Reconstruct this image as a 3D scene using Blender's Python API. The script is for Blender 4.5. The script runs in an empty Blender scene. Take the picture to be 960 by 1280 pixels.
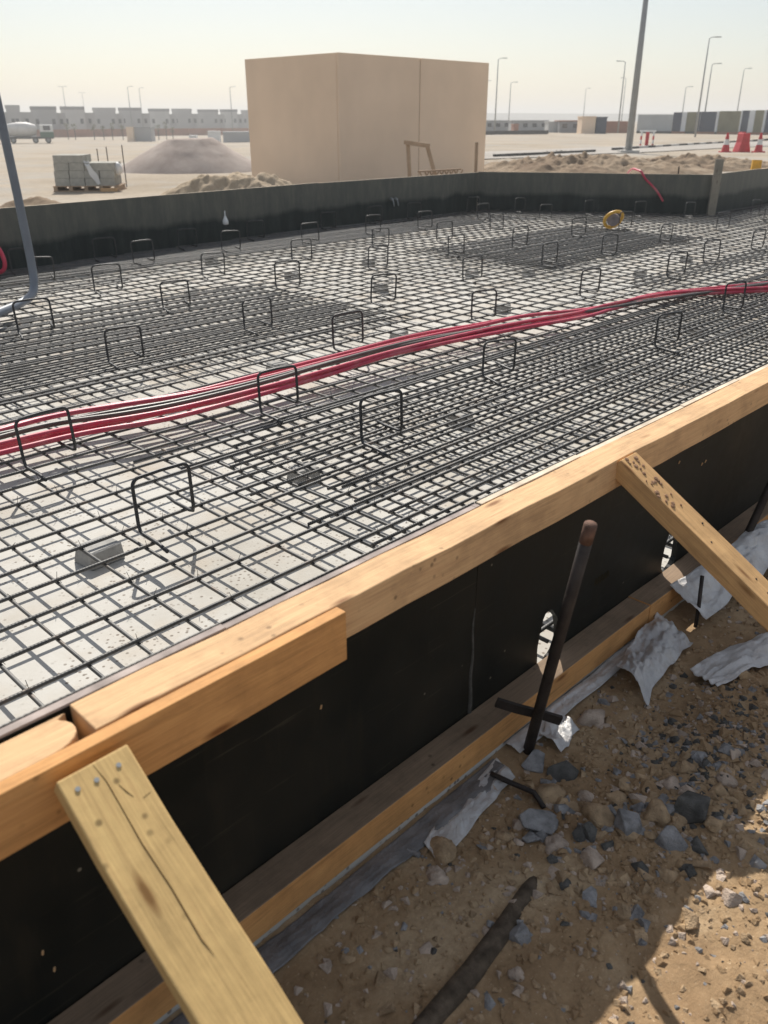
import bpy, bmesh, math, random
import numpy as np
from mathutils import Vector, Matrix
random.seed(7); RNG = np.random.RandomState(11)
R = math.radians
sc = bpy.context.scene
COL = sc.collection

# ------------------------------------------------------------ camera, world, sun, exposure
AZ = R(44.31); PITCH = R(25.34); EYE = 1.70
FWD = Vector((math.cos(AZ), math.sin(AZ), 0)); RGT = Vector((math.sin(AZ), -math.cos(AZ), 0))
cam = bpy.data.cameras.new('camera'); camo = bpy.data.objects.new('camera', cam); COL.objects.link(camo)
fw = FWD * math.cos(PITCH) - Vector((0, 0, math.sin(PITCH)))
up = RGT.cross(fw)
m = Matrix((RGT, up, -fw)).transposed().to_4x4(); m.translation = (0, 0, EYE)
camo.matrix_world = m
cam.sensor_fit = 'HORIZONTAL'; cam.sensor_width = 36; cam.lens = 36 * 1037 / 960
cam.clip_start = 0.05; cam.clip_end = 6000
cam.dof.use_dof = True; cam.dof.focus_distance = 3.6; cam.dof.aperture_fstop = 5.6
sc.camera = camo

SUN = Vector((0.62, 0.84, 1.0)).normalized()
elev = math.asin(SUN.z)
w = bpy.data.worlds.new('World'); sc.world = w; w.use_nodes = True
nt = w.node_tree; bg = nt.nodes['Background']
sky = nt.nodes.new('ShaderNodeTexSky'); sky.sky_type = 'NISHITA'; sky.sun_disc = False
sky.sun_elevation = elev; sky.sun_rotation = math.atan2(SUN.x, SUN.y)
sky.air_density = 1.0; sky.dust_density = 1.1; sky.ozone_density = 1.0
pale = nt.nodes.new('ShaderNodeMix'); pale.data_type = 'RGBA'      # dust-laden desert air: milky, nearly even sky
pale.inputs[0].default_value = .33; pale.inputs[7].default_value = (7.7, 7.75, 7.5, 1)
nt.links.new(sky.outputs[0], pale.inputs[6]); nt.links.new(pale.outputs[2], bg.inputs[0]); bg.inputs[1].default_value = 0.084
sl = bpy.data.lights.new('sun', 'SUN'); sl.energy = 5.0; sl.angle = R(0.5); sl.color = (1, .95, .87)
slo = bpy.data.objects.new('sun', sl); COL.objects.link(slo)
slo.rotation_euler = SUN.to_track_quat('Z', 'Y').to_euler(); slo.location = (0, 0, 20)
sc.view_settings.view_transform = 'Standard'; sc.view_settings.look = 'None'
sc.view_settings.exposure = 0.30; sc.view_settings.gamma = 1.0

# ------------------------------------------------------------ helpers
def at(px, d):
    """plan point on the site: d metres ahead, to the side by the bearing (px) it has there"""
    d *= 1.106
    a = (px - 480) / 1147.4 * d
    p = RGT * a + FWD * d
    return Vector((p.x, p.y, 0))
FACE = AZ - math.pi / 2          # yaw whose local x runs across the view

def tag(o, label=None, cat=None, group=None, kind=None):
    if label: o['label'] = label
    if cat: o['category'] = cat
    if group: o['group'] = group
    if kind: o['kind'] = kind
    return o
def empty(name, loc=(0, 0, 0), rz=0, label=None, cat=None, group=None):
    o = bpy.data.objects.new(name, None); COL.objects.link(o)
    o.empty_display_size = .2
    o.location = loc; o.rotation_euler = (0, 0, rz)
    return tag(o, label, cat, group)
def copy_tree(o, parent=None):
    c = o.copy(); COL.objects.link(c)
    if parent is not None: c.parent = parent
    for ch in list(o.children): copy_tree(ch, c)
    return c

class MB:
    def __init__(s): s.v = []; s.f = []; s.m = []; s.uv = {}
    def add(s, vs, fs, mi=0):
        b = len(s.v); s.v.extend([tuple(p) for p in vs])
        for f in fs: s.f.append(tuple(i + b for i in f)); s.m.append(mi)
        return b
    def box(s, x0, x1, y0, y1, z0, z1, mi=0):
        vs = [(x0,y0,z0),(x1,y0,z0),(x1,y1,z0),(x0,y1,z0),(x0,y0,z1),(x1,y0,z1),(x1,y1,z1),(x0,y1,z1)]
        s.add(vs, [(0,3,2,1),(4,5,6,7),(0,1,5,4),(1,2,6,5),(2,3,7,6),(3,0,4,7)], mi)
    def obox(s, p0, p1, w, z0, z1, mi=0):
        """upright slab from plan point p0 to p1, w thick to the left of the line"""
        a = Vector((p0[0], p0[1], 0)); b = Vector((p1[0], p1[1], 0)); d = (b - a).normalized(); n = Vector((-d.y, d.x, 0)) * w
        q = [a, b, b + n, a + n]
        vs = [(p.x, p.y, z0) for p in q] + [(p.x, p.y, z1) for p in q]
        s.add(vs, [(0,3,2,1),(4,5,6,7),(0,1,5,4),(1,2,6,5),(2,3,7,6),(3,0,4,7)], mi)
    def board(s, p0, p1, upv, w, t, n=8, jit=.0018, mi=0, seed=0, topmi=None):
        """sawn timber: runs p0-p1 along its axis, w across, t deep (along upv); uv in metres"""
        rr = random.Random(seed)
        p0 = Vector(p0); p1 = Vector(p1); ax = (p1 - p0); L = ax.length; ax.normalize()
        u = Vector(upv); u = (u - ax * u.dot(ax)).normalized(); sd = ax.cross(u)
        b = len(s.v)
        for i in range(n + 1):
            q = p0 + ax * (L * i / n)
            wob = sd * rr.uniform(-jit, jit) + u * rr.uniform(-jit, jit)
            for a, c in ((-1,-1),(1,-1),(1,1),(-1,1)):
                s.v.append(tuple(q + wob + sd * (a * w / 2 + rr.uniform(-jit, jit) * .5) + u * (c * t / 2)))
        for i in range(n):
            for k in range(4):
                i0 = b + i*4 + k; i1 = b + i*4 + (k+1) % 4
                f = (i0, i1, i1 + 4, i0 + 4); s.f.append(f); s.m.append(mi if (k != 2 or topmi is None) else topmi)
                v0 = [0, w, w + t, 2*w + t][k]; v1 = v0 + [w, t, w, t][k]
                u0 = L*i/n; u1 = L*(i+1)/n
                s.uv[len(s.f)-1] = [(u0, v0), (u0, v1), (u1, v1), (u1, v0)]
        s.f.append((b+3, b+2, b+1, b)); s.m.append(mi); s.uv[len(s.f)-1] = [(0,3),(.02,3),(.02,3.02),(0,3.02)]
        e = b + n*4
        s.f.append((e, e+1, e+2, e+3)); s.m.append(mi); s.uv[len(s.f)-1] = [(0,4),(.02,4),(.02,4.02),(0,4.02)]
    def tube(s, pts, r, n=6, cap=True, mi=0):
        pts = [Vector(p) for p in pts]; N = len(pts)
        rs = r if isinstance(r, (list, tuple)) else [r] * N
        t0 = (pts[1] - pts[0]).normalized()
        ref = Vector((0,0,1)) if abs(t0.z) < .9 else Vector((1,0,0))
        a = t0.cross(ref).normalized(); b = len(s.v)
        for i in range(N):
            if i == 0: t = t0
            elif i == N-1: t = (pts[i] - pts[i-1]).normalized()
            else: t = (pts[i+1] - pts[i-1]).normalized()
            a = (a - t * a.dot(t)).normalized(); c = t.cross(a)
            for k in range(n):
                g = 2*math.pi*k/n
                s.v.append(tuple(pts[i] + (a*math.cos(g) + c*math.sin(g)) * rs[i]))
        for i in range(N-1):
            for k in range(n):
                k2 = (k+1) % n
                s.f.append((b+i*n+k, b+i*n+k2, b+(i+1)*n+k2, b+(i+1)*n+k)); s.m.append(mi)
        if cap:
            s.f.append(tuple(b+k for k in range(n))[::-1]); s.m.append(mi)
            s.f.append(tuple(b+(N-1)*n+k for k in range(n))); s.m.append(mi)
    def lathe(s, prof, c=(0,0,0), n=16, mi=0, axis='z'):
        b = len(s.v)
        for r, z in prof:
            for k in range(n):
                g = 2*math.pi*k/n
                if axis == 'z': s.v.append((c[0]+r*math.cos(g), c[1]+r*math.sin(g), c[2]+z))
                else: s.v.append((c[0]+z, c[1]+r*math.cos(g), c[2]+r*math.sin(g)))
        for i in range(len(prof)-1):
            for k in range(n):
                k2 = (k+1) % n
                s.f.append((b+i*n+k, b+i*n+k2, b+(i+1)*n+k2, b+(i+1)*n+k)); s.m.append(mi)
        s.f.append(tuple(b+k for k in range(n))[::-1]); s.m.append(mi)
        s.f.append(tuple(b+(len(prof)-1)*n+k for k in range(n))); s.m.append(mi)
    def mesh(s, name, off=None):
        me = bpy.data.meshes.new(name)
        vs = s.v if off is None else [(p[0]-off[0], p[1]-off[1], p[2]-off[2]) for p in s.v]
        me.from_pydata(vs, [], s.f)
        if s.uv:
            ul = me.uv_layers.new(name='UVMap'); k = 0
            for i, f in enumerate(s.f):
                q = s.uv.get(i)
                for j in range(len(f)):
                    ul.data[k].uv = q[j] if q else (0, 0); k += 1
        if any(s.m): me.polygons.foreach_set('material_index', s.m)
        me.update(); return me
    def build(s, name, mat, parent=None, world=False, smooth=False, bevel=0):
        off = parent.location if (world and parent is not None) else None
        me = s.mesh(name, off)
        for q in (mat if isinstance(mat, (list, tuple)) else [mat]): me.materials.append(q)
        if smooth: me.polygons.foreach_set('use_smooth', [True]*len(me.polygons))
        o = bpy.data.objects.new(name, me); COL.objects.link(o)
        if parent is not None: o.parent = parent
        if bevel:
            md = o.modifiers.new('bevel', 'BEVEL'); md.width = bevel; md.segments = 2; md.limit_method = 'ANGLE'; md.angle_limit = R(50)
        return o

# vectorised value noise
def vnoise(x, y, seed=0):
    xi = np.floor(x).astype(np.int64); yi = np.floor(y).astype(np.int64); xf = x - xi; yf = y - yi
    def h(a, b):
        n = (a * 374761393 + b * 668265263 + seed * 974711) & 0x7fffffff
        n = ((n ^ (n >> 13)) * 1274126177) & 0x7fffffff
        return ((n ^ (n >> 16)) & 0xffff) / 65535.0
    u = xf*xf*(3-2*xf); v = yf*yf*(3-2*yf)
    return (h(xi,yi)*(1-u)+h(xi+1,yi)*u)*(1-v) + (h(xi,yi+1)*(1-u)+h(xi+1,yi+1)*u)*v
def fbm(x, y, o=4, seed=0):
    r = 0; a = .5
    for i in range(o): r = r + a*(vnoise(x*2**i, y*2**i, seed+i)-.5); a *= .5
    return r
def gridobj(name, xs, ys, zf, mat, parent=None, smooth=True):
    X, Y = np.meshgrid(xs, ys); Z = zf(X, Y); ny, nx = X.shape
    me = bpy.data.meshes.new(name)
    V = np.stack([X, Y, Z], -1).reshape(-1, 3).astype(np.float32)
    i = np.arange((ny-1)*(nx-1)); r = i // (nx-1); c = i % (nx-1); a = r*nx + c
    F = np.stack([a, a+1, a+nx+1, a+nx], -1).astype(np.int32)
    me.vertices.add(len(V)); me.vertices.foreach_set('co', V.ravel())
    me.loops.add(F.size); me.loops.foreach_set('vertex_index', F.ravel())
    me.polygons.add(len(F)); me.polygons.foreach_set('loop_start', np.arange(len(F), dtype=np.int32)*4)
    me.polygons.foreach_set('loop_total', np.full(len(F), 4, np.int32))
    me.update(calc_edges=True)
    if smooth: me.polygons.foreach_set('use_smooth', np.ones(len(F), bool))
    me.materials.append(mat)
    o = bpy.data.objects.new(name, me); COL.objects.link(o)
    if parent is not None: o.parent = parent
    return o

# ------------------------------------------------------------ materials
class NM:
    def __init__(s, name, rough=.7, spec=.3):
        s.m = bpy.data.materials.new(name); s.m.use_nodes = True; s.t = s.m.node_tree
        s.b = s.t.nodes['Principled BSDF']; s.b.inputs['Roughness'].default_value = rough
        s.b.inputs['Specular IOR Level'].default_value = spec
    def n(s, ty, **kw):
        o = s.t.nodes.new(ty)
        for k, v in kw.items():
            if k in o.inputs: o.inputs[k].default_value = v
            else: setattr(o, k, v)
        return o
    def l(s, a, b): s.t.links.new(a, b)
    def coord(s, out='Object', scale=(1,1,1), rnd=False):
        tc = s.n('ShaderNodeTexCoord'); mp = s.n('ShaderNodeMapping'); mp.inputs['Scale'].default_value = scale
        s.l(tc.outputs[out], mp.inputs['Vector'])
        if rnd:
            oi = s.n('ShaderNodeObjectInfo'); mu = s.n('ShaderNodeMath', operation='MULTIPLY'); mu.inputs[1].default_value = 37.0
            s.l(oi.outputs['Random'], mu.inputs[0]); cb = s.n('ShaderNodeCombineXYZ')
            for k in range(3): s.l(mu.outputs[0], cb.inputs[k])
            s.l(cb.outputs[0], mp.inputs['Location'])
        return mp.outputs[0]
    def noise(s, vec, scale, detail=4, rough=.55, dist=0):
        o = s.n('ShaderNodeTexNoise'); o.inputs['Scale'].default_value = scale; o.inputs['Detail'].default_value = detail
        o.inputs['Roughness'].default_value = rough; o.inputs['Distortion'].default_value = dist
        s.l(vec, o.inputs['Vector']); return o.outputs['Fac']
    def ramp(s, fac, stops):
        o = s.n('ShaderNodeValToRGB'); e = o.color_ramp.elements
        while len(e) < len(stops): e.new(.5)
        for k, (p, c) in enumerate(stops):
            e[k].position = p; e[k].color = (c, c, c, 1) if not isinstance(c, (tuple, list)) else (*c, 1)
        s.l(fac, o.inputs[0]); return o.outputs[0]
    def mix(s, fac, a, b, mode='MIX'):
        o = s.n('ShaderNodeMix', data_type='RGBA', blend_type=mode)
        for x, k in ((fac, 0), (a, 6), (b, 7)):
            if hasattr(x, 'is_linked') or hasattr(x, 'links'): s.l(x, o.inputs[k])
            elif k == 0: o.inputs[0].default_value = x
            else: o.inputs[k].default_value = (*x, 1)
        return o.outputs[2]
    def bump(s, h, strength=.3, dist=.01):
        o = s.n('ShaderNodeBump'); o.inputs['Strength'].default_value = strength; o.inputs['Distance'].default_value = dist
        s.l(h, o.inputs['Height']); s.l(o.outputs[0], s.b.inputs['Normal'])
    def col(s, c):
        if isinstance(c, tuple): s.b.inputs['Base Color'].default_value = (*c, 1)
        else: s.l(c, s.b.inputs['Base Color'])
        return s

def simple(name, c, rough=.7, var=.15, scale=6, spec=.3, bump=0, metal=0, rnd=False):
    k = NM(name, rough, spec); v = k.coord(rnd=rnd); f = k.noise(v, scale, 5)
    d = tuple(x*(1-var) for x in c); e = tuple(min(1, x*(1+var)) for x in c)
    k.col(k.ramp(f, [(.3, d), (.7, e)])); k.b.inputs['Metallic'].default_value = metal
    if bump: k.bump(k.noise(v, scale*8, 3), bump, .01)
    return k.m

def wood(name, c, dark=.68, dirt=.3, rough=.75):
    k = NM(name, rough, .2); v = k.coord('UV', (2.2, 26, 1), rnd=True)
    f = k.noise(v, 1.6, 6, .6, .6)
    lo = tuple(x*dark for x in c)
    g = k.ramp(f, [(.2, lo), (.45, c), (.8, tuple(min(1, x*1.1) for x in c))])
    v2 = k.coord('UV', (1, 1, 1), rnd=True); f2 = k.noise(v2, 7, 5, .65)
    g = k.mix(k.ramp(f2, [(.45, 0.0), (.72, dirt)]), g, tuple(x*.45 for x in c))
    fine = k.noise(k.coord('UV', (6, 180, 1), rnd=True), 1.5, 3)
    g = k.mix(.25, g, k.ramp(fine, [(.3, .25), (.7, .85)]), 'OVERLAY')
    vo = k.n('ShaderNodeTexVoronoi'); vo.inputs['Scale'].default_value = 1.0
    k.l(k.coord('UV', (3.6, 15, 1), rnd=True), vo.inputs['Vector'])
    g = k.mix(k.ramp(vo.outputs['Distance'], [(.06, .85), (.17, 0.0)]), g, (c[0]*.3, c[1]*.2, c[2]*.14))
    sp = k.n('ShaderNodeTexVoronoi'); sp.inputs['Scale'].default_value = 26; k.l(v2, sp.inputs['Vector'])
    g = k.mix(k.mix(1.0, k.ramp(sp.outputs['Distance'], [(.09, .8), (.2, 0.0)]), k.ramp(k.noise(v2, 3.3, 3), [(.5, 0.0), (.62, 1.0)]), 'MULTIPLY'), g, tuple(x*.3 for x in c))
    k.col(g); k.bump(k.mix(.4, f, k.noise(v2, 30, 4)), .5, .005); return k.m

M = {}
M['timber'] = wood('timber', (.59, .375, .20), .62, .5)
M['timber_raw'] = wood('timber_raw', (.56, .29, .11), .6, .5)
M['timber_dirt_shade'] = wood('timber_dirt_shade', (.25, .175, .115), .7, .6)  # bottom beam tops: dirt, with their shade put into the darker colour
M['timber_yellow'] = wood('timber_yellow', (.57, .385, .165), .72, .35)
M['timber_grey'] = wood('timber_grey', (.24, .215, .175))
M['timber_orange'] = wood('timber_orange', (.56, .34, .155), .66, .45)
M['timber_old'] = wood('timber_old', (.40, .29, .20))

def film_ply(name, base, dust, amt, streak=True):
    k = NM(name, .45, .35); v = k.coord()
    f = k.noise(v, 2.2, 6, .65); f2 = k.noise(k.coord(scale=(7, 7, 1.2)), 1.6, 5, .7)
    g = k.mix(k.ramp(f, [(.42, 0.0), (.75, amt)]), base, dust)
    g = k.mix(k.ramp(f2, [(.55, 0.0), (.8, amt*.8)]), g, dust)
    sc_ = k.n('ShaderNodeMapping'); sc_.inputs['Rotation'].default_value = (0, .9, 0); sc_.inputs['Scale'].default_value = (3, 3, 60); k.l(v, sc_.inputs['Vector'])
    g = k.mix(k.ramp(k.noise(sc_.outputs[0], 1.0, 4, .6), [(.62, 0.0), (.72, amt*1.3)]), g, (.10, .085, .06))
    vo = k.n('ShaderNodeTexVoronoi'); vo.inputs['Scale'].default_value = 11; k.l(v, vo.inputs['Vector'])
    g = k.mix(k.ramp(vo.outputs['Distance'], [(.035, .8), (.06, 0.0)]), g, (.25, .22, .17))
    k.col(g); k.l(k.ramp(f, [(.3, .35), (.7, .75)]), k.b.inputs['Roughness']); k.bump(f2, .08, .01); return k.m
M['film'] = film_ply('film', (.0055, .0075, .007), (.075, .055, .032), .28)
M['film'].node_tree.nodes['Principled BSDF'].inputs['Specular IOR Level'].default_value = .22
k = NM('film_far', .6, .3); v = k.coord(); f2 = k.noise(k.coord(scale=(4, 4, 1.0)), 1.6, 5, .7)
sx = k.n('ShaderNodeSeparateXYZ'); k.l(v, sx.inputs[0])
ad = k.n('ShaderNodeMath', operation='ADD'); wv = k.n('ShaderNodeMath', operation='MULTIPLY'); wv.inputs[1].default_value = .30
k.l(k.noise(k.coord(scale=(1, 1, .3)), 1.1, 5, .65), wv.inputs[0]); k.l(wv.outputs[0], ad.inputs[0]); k.l(sx.outputs[2], ad.inputs[1])
g = k.mix(k.ramp(f2, [(.42, 0.0), (.75, .5)]), (.011, .019, .018), (.065, .075, .07))
dusty = k.mix(k.ramp(f2, [(.40, 0.0), (.75, .8)]), (.095, .098, .085), (.17, .16, .13))
g = k.mix(k.ramp(ad.outputs[0], [(.52, 0.0), (.60, .85), (.70, .95)]), g, dusty)
k.col(g); k.bump(f2, .08, .01); M['film_far'] = k.m
M['ply_edge'] = simple('ply_edge', (.36, .30, .27), .85, .35, 14)
M['ply_edge_pale'] = simple('ply_edge_pale', (.62, .52, .40), .85, .25, 14)

k = NM('blinding_concrete', .9, .2); v = k.coord()
g = k.ramp(k.noise(v, 1.3, 6, .6), [(.28, (.40, .375, .33)), (.5, (.50, .48, .44)), (.72, (.57, .555, .52))])
g = k.mix(k.ramp(k.noise(v, 3.1, 4), [(.5, 0.0), (.72, .65)]), g, (.43, .365, .29))
vo = k.n('ShaderNodeTexVoronoi'); vo.inputs['Scale'].default_value = 40; k.l(v, vo.inputs['Vector'])
pm = k.mix(1.0, k.ramp(vo.outputs['Distance'], [(.18, 1.0), (.30, 0.0)]), k.ramp(k.noise(v, 3.7, 3), [(.44, 0.0), (.54, 1.0)]), 'MULTIPLY')
g = k.mix(pm, g, (.22, .19, .16)); k.col(g)
k.bump(k.mix(.5, k.noise(v, 60, 4), k.noise(v, 9, 4)), .35, .006); M['blinding'] = k.m

k = NM('rebar_steel', .55, .4); v = k.coord()
g = k.ramp(k.noise(v, 9, 5, .7), [(.3, (.055, .056, .058)), (.56, (.105, .102, .097)), (.82, (.17, .115, .08))]); k.col(g)
k.b.inputs['Metallic'].default_value = .35
wv = k.n('ShaderNodeTexWave'); wv.inputs['Scale'].default_value = 24; wv.inputs['Distortion'].default_value = .4
k.l(k.coord(scale=(1, 1, 1)), wv.inputs['Vector']); k.bump(wv.outputs['Fac'], .35, .002); M['rebar'] = k.m
M['chair_steel'] = simple('chair_steel', (.045, .045, .046), .5, .3, 20, .45, .1, .3)
M['stake_steel'] = simple('stake_steel', (.036, .029, .026), .6, .5, 14, .4, .25, .35)
M['rust'] = simple('rust', (.13, .075, .055), .85, .4, 40, .2, .3)
M['spacer'] = simple('spacer', (.36, .35, .33), .9, .2, 18, .2, .3, rnd=True)
k = NM('red_pipe', .38, .5); v = k.coord()
g = k.ramp(k.noise(v, 7, 5), [(.3, (.44, .026, .062)), (.7, (.58, .045, .095))])
k.col(k.mix(k.ramp(k.noise(v, 3.2, 6, .7), [(.48, 0.0), (.72, .45)]), g, (.56, .30, .27))); M['red_pipe'] = k.m
M['dark_pipe'] = simple('dark_pipe', (.075, .06, .05), .4, .3, 6, .5, rnd=True)
M['grey_pipe'] = simple('grey_pipe', (.16, .18, .21), .4, .12, 4, .5)
M['yellow'] = simple('yellow', (.72, .40, .05), .45, .2, 8, .5)
M['bobbin'] = simple('bobbin', (.28, .24, .24), .6, .3, 9)

def dirt(name, a, b, c, s=1.0, bump=.6, patch=None):
    k = NM(name, .95, .1); v = k.coord()
    g = k.ramp(k.noise(v, 1.1*s, 8, .65, .3), [(.3, a), (.52, b), (.72, c)])
    g = k.mix(k.ramp(k.noise(v, 38*s, 4, .7), [(.40, .0), (.75, .5)]), g, tuple(x*.55 for x in b))
    g = k.mix(k.ramp(k.noise(v, 70*s, 3, .7), [(.62, .0), (.76, .65)]), g, tuple(min(1, x*1.25+.04) for x in c))
    if patch: g = k.mix(k.ramp(k.noise(k.coord(scale=(.25,.25,.25)), 1.0, 6, .6), [(.48, 0.0), (.64, .8)]), g, patch)
    k.col(g); k.bump(k.mix(.5, k.noise(v, 55*s, 6, .7), k.noise(v, 11*s, 5)), bump, .02/s); return k.m
M['near_dirt'] = dirt('near_dirt', (.21, .13, .07), (.36, .245, .14), (.56, .43, .28), 1.6, .8)
M['sand'] = dirt('sand', (.29, .24, .18), (.385, .325, .255), (.45, .39, .315), .14, .5, (.325, .305, .275))
M['mound_dirt'] = dirt('mound_dirt', (.18, .125, .085), (.28, .21, .145), (.38, .30, .22), .6, .9)
M['pile_gravel'] = dirt('pile_gravel', (.33, .27, .235), (.41, .345, .305), (.47, .405, .36), 1.2, .7)
M['road'] = dirt('road', (.33, .305, .275), (.39, .36, .325), (.43, .40, .365), .2, .2)
M['stone_grey'] = simple('stone_grey', (.26, .255, .255), .9, .45, 26, .2, .7, rnd=True)
M['stone_dark'] = simple('stone_dark', (.095, .092, .085), .9, .45, 26, .2, .7, rnd=True)
M['stone_tan'] = simple('stone_tan', (.38, .27, .165), .92, .38, 22, .15, .7, rnd=True)
M['stone_pink'] = simple('stone_pink', (.45, .36, .29), .92, .32, 22, .15, .7, rnd=True)
k = NM('polythene', .32, .5); v = k.coord()
k.col(k.mix(k.ramp(k.noise(v, 9, 6, .7), [(.5, 0.0), (.75, .55)]), k.ramp(k.noise(v, 6, 5), [(.35, (.46, .445, .44)), (.7, (.70, .69, .68))]), (.30, .22, .15))); k.bump(k.noise(v, 14, 5, .6, 1.2), .7, .02)
k.b.inputs['Transmission Weight'].default_value = .12; M['poly'] = k.m
M['kiosk'] = simple('kiosk', (.79, .615, .46), .85, .075, .55, .2, .05)
M['kiosk_joint'] = simple('kiosk_joint', (.36, .27, .19), .9, .1)
M['villa'] = simple('villa', (.40, .40, .40), .9, .08, .3, .2)
M['villa_pale'] = simple('villa_pale', (.50, .50, .49), .9, .08, .3, .2)
M['villa_top'] = simple('villa_top', (.27, .27, .28), .9, .1, .5)
M['glass_dark'] = simple('glass_dark', (.05, .055, .065), .25, .2, .5, .5)
M['brick_red'] = simple('brick_red', (.34, .17, .12), .9, .2, .4)
M['post_dark'] = simple('post_dark', (.10, .09, .09), .8, .2)
M['white_paint'] = simple('white_paint', (.72, .72, .70), .55, .08, 2)
M['white_plastic'] = simple('white_plastic', (.70, .70, .69), .45, .08, 2)
M['block'] = simple('block', (.40, .39, .35), .95, .14, 9, .1, .4, rnd=True)
M['lamp_steel'] = simple('lamp_steel', (.30, .31, .31), .5, .1, 2, .4, 0, .3)
M['red_plastic'] = simple('red_plastic', (.52, .035, .045), .45, .2, 2, .4)
M['truck_green'] = simple('truck_green', (.05, .12, .08), .5, .2)
M['truck_dark'] = simple('truck_dark', (.05, .05, .05), .7, .2)
M['drum'] = simple('drum', (.62, .60, .57), .55, .12, .8)
M['hoard_grey'] = simple('hoard_grey', (.42, .44, .45), .6, .08, .6)
M['hoard_navy'] = simple('hoard_navy', (.055, .07, .105), .6, .15, .8)
M['hoard_olive'] = simple('hoard_olive', (.20, .19, .125), .6, .15, .8)
M['hoard_white'] = simple('hoard_white', (.66, .68, .70), .6, .06, .6)
M['hill'] = simple('hill', (.15, .15, .14), .95, .15, .02)
M['buried'] = simple('buried', (.11, .085, .062), .95, .5, 30, .1, .6)
M['mound_pale'] = dirt('mound_pale', (.33, .26, .18), (.45, .36, .26), (.54, .45, .34), .8, .9)
M['kerb_dark'] = simple('kerb_dark', (.10, .095, .09), .85, .2, 2)
M['kerb_pale'] = simple('kerb_pale', (.55, .53, .49), .85, .15, 2)
M['scrub'] = simple('scrub', (.16, .15, .09), .9, .3, 5)

# ------------------------------------------------------------ terrain
PIT = -0.06                     # level of the blinding concrete
def smooth(a, b, x):
    t = np.clip((x-a)/(b-a), 0, 1); return t*t*(3-2*t)
def tz(x, y):
    x = np.asarray(x, float); y = np.asarray(y, float)
    d = x*FWD.x + y*FWD.y; a = x*RGT.x + y*RGT.y
    z = -0.10 - 2.25*smooth(38, 150, d)*smooth(14, -28, a)
    z = z + .10*fbm(x*.16, y*.16, 4, 3)*smooth(13, 22, d) + .02*fbm(x*1.3, y*1.3, 3, 9)*smooth(12, 20, d)
    # bank of spoil behind the right formwork wall
    return z
def tzp(p): return float(tz(p[0], p[1]))
def P(px, d, dz=0):
    p = at(px, d); p.z = tzp(p) + dz; return p
def axis(lo, hi, c0, c1, fine):
    out = list(np.arange(c0, c1 + fine*.5, fine)); st = fine; x = out[-1]
    while x < hi: st *= 1.22; x += st; out.append(min(x, hi))
    st = fine; x = out[0]; pre = []
    while x > lo: st *= 1.22; x -= st; pre.append(max(x, lo))
    return np.array(pre[::-1] + out)
def tz_main(x, y):
    z = tz(x, y)
    near = (x > -8) & (x < 24.5) & (y > -6) & (y < 12.2)
    # pit: the sheet dips under the blinding slab and the fine near dirt
    f = smooth(-8, -4, x)*smooth(25, 22.5, x)*smooth(-7, -4, y)*smooth(12.6, 11.9, y)
    return z - .16*f
tag(gridobj('ground', axis(-2500, 2500, -6, 60, .35), axis(-2500, 2500, -8, 60, .35), tz_main, M['sand']), kind='structure')

def near_z(x, y):
    k_ = .35 + .65*smooth(1.15, .85, y)
    z = -.088 + k_*(.06*fbm(x*2.2, y*2.2, 4, 21) + .040*fbm(x*8, y*8, 4, 31)) + .016*fbm(x*27, y*27, 2, 41)
    z = z + .030*smooth(.98, .5, y) + .03*np.exp(-(((x-2.75)/.5)**2 + ((y-.72)/.25)**2)) + .03*smooth(.6, -.6, y)
    return z + .005*smooth(.95, 1.15, y)
tag(gridobj('dirt_path', np.concatenate([np.arange(-3.5, .2, .05), np.arange(.2, 3.8, .014), np.arange(3.8, 11, .06)]), np.arange(-2.6, 1.17, .016), near_z, M['near_dirt']), kind='structure')

# blinding concrete under the raft
mb = MB(); mb.box(-3.6, 23.5, 1.158, 11.9, PIT - .07, PIT)
tag(mb.build('blinding_slab', M['blinding']), kind='structure')

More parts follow.
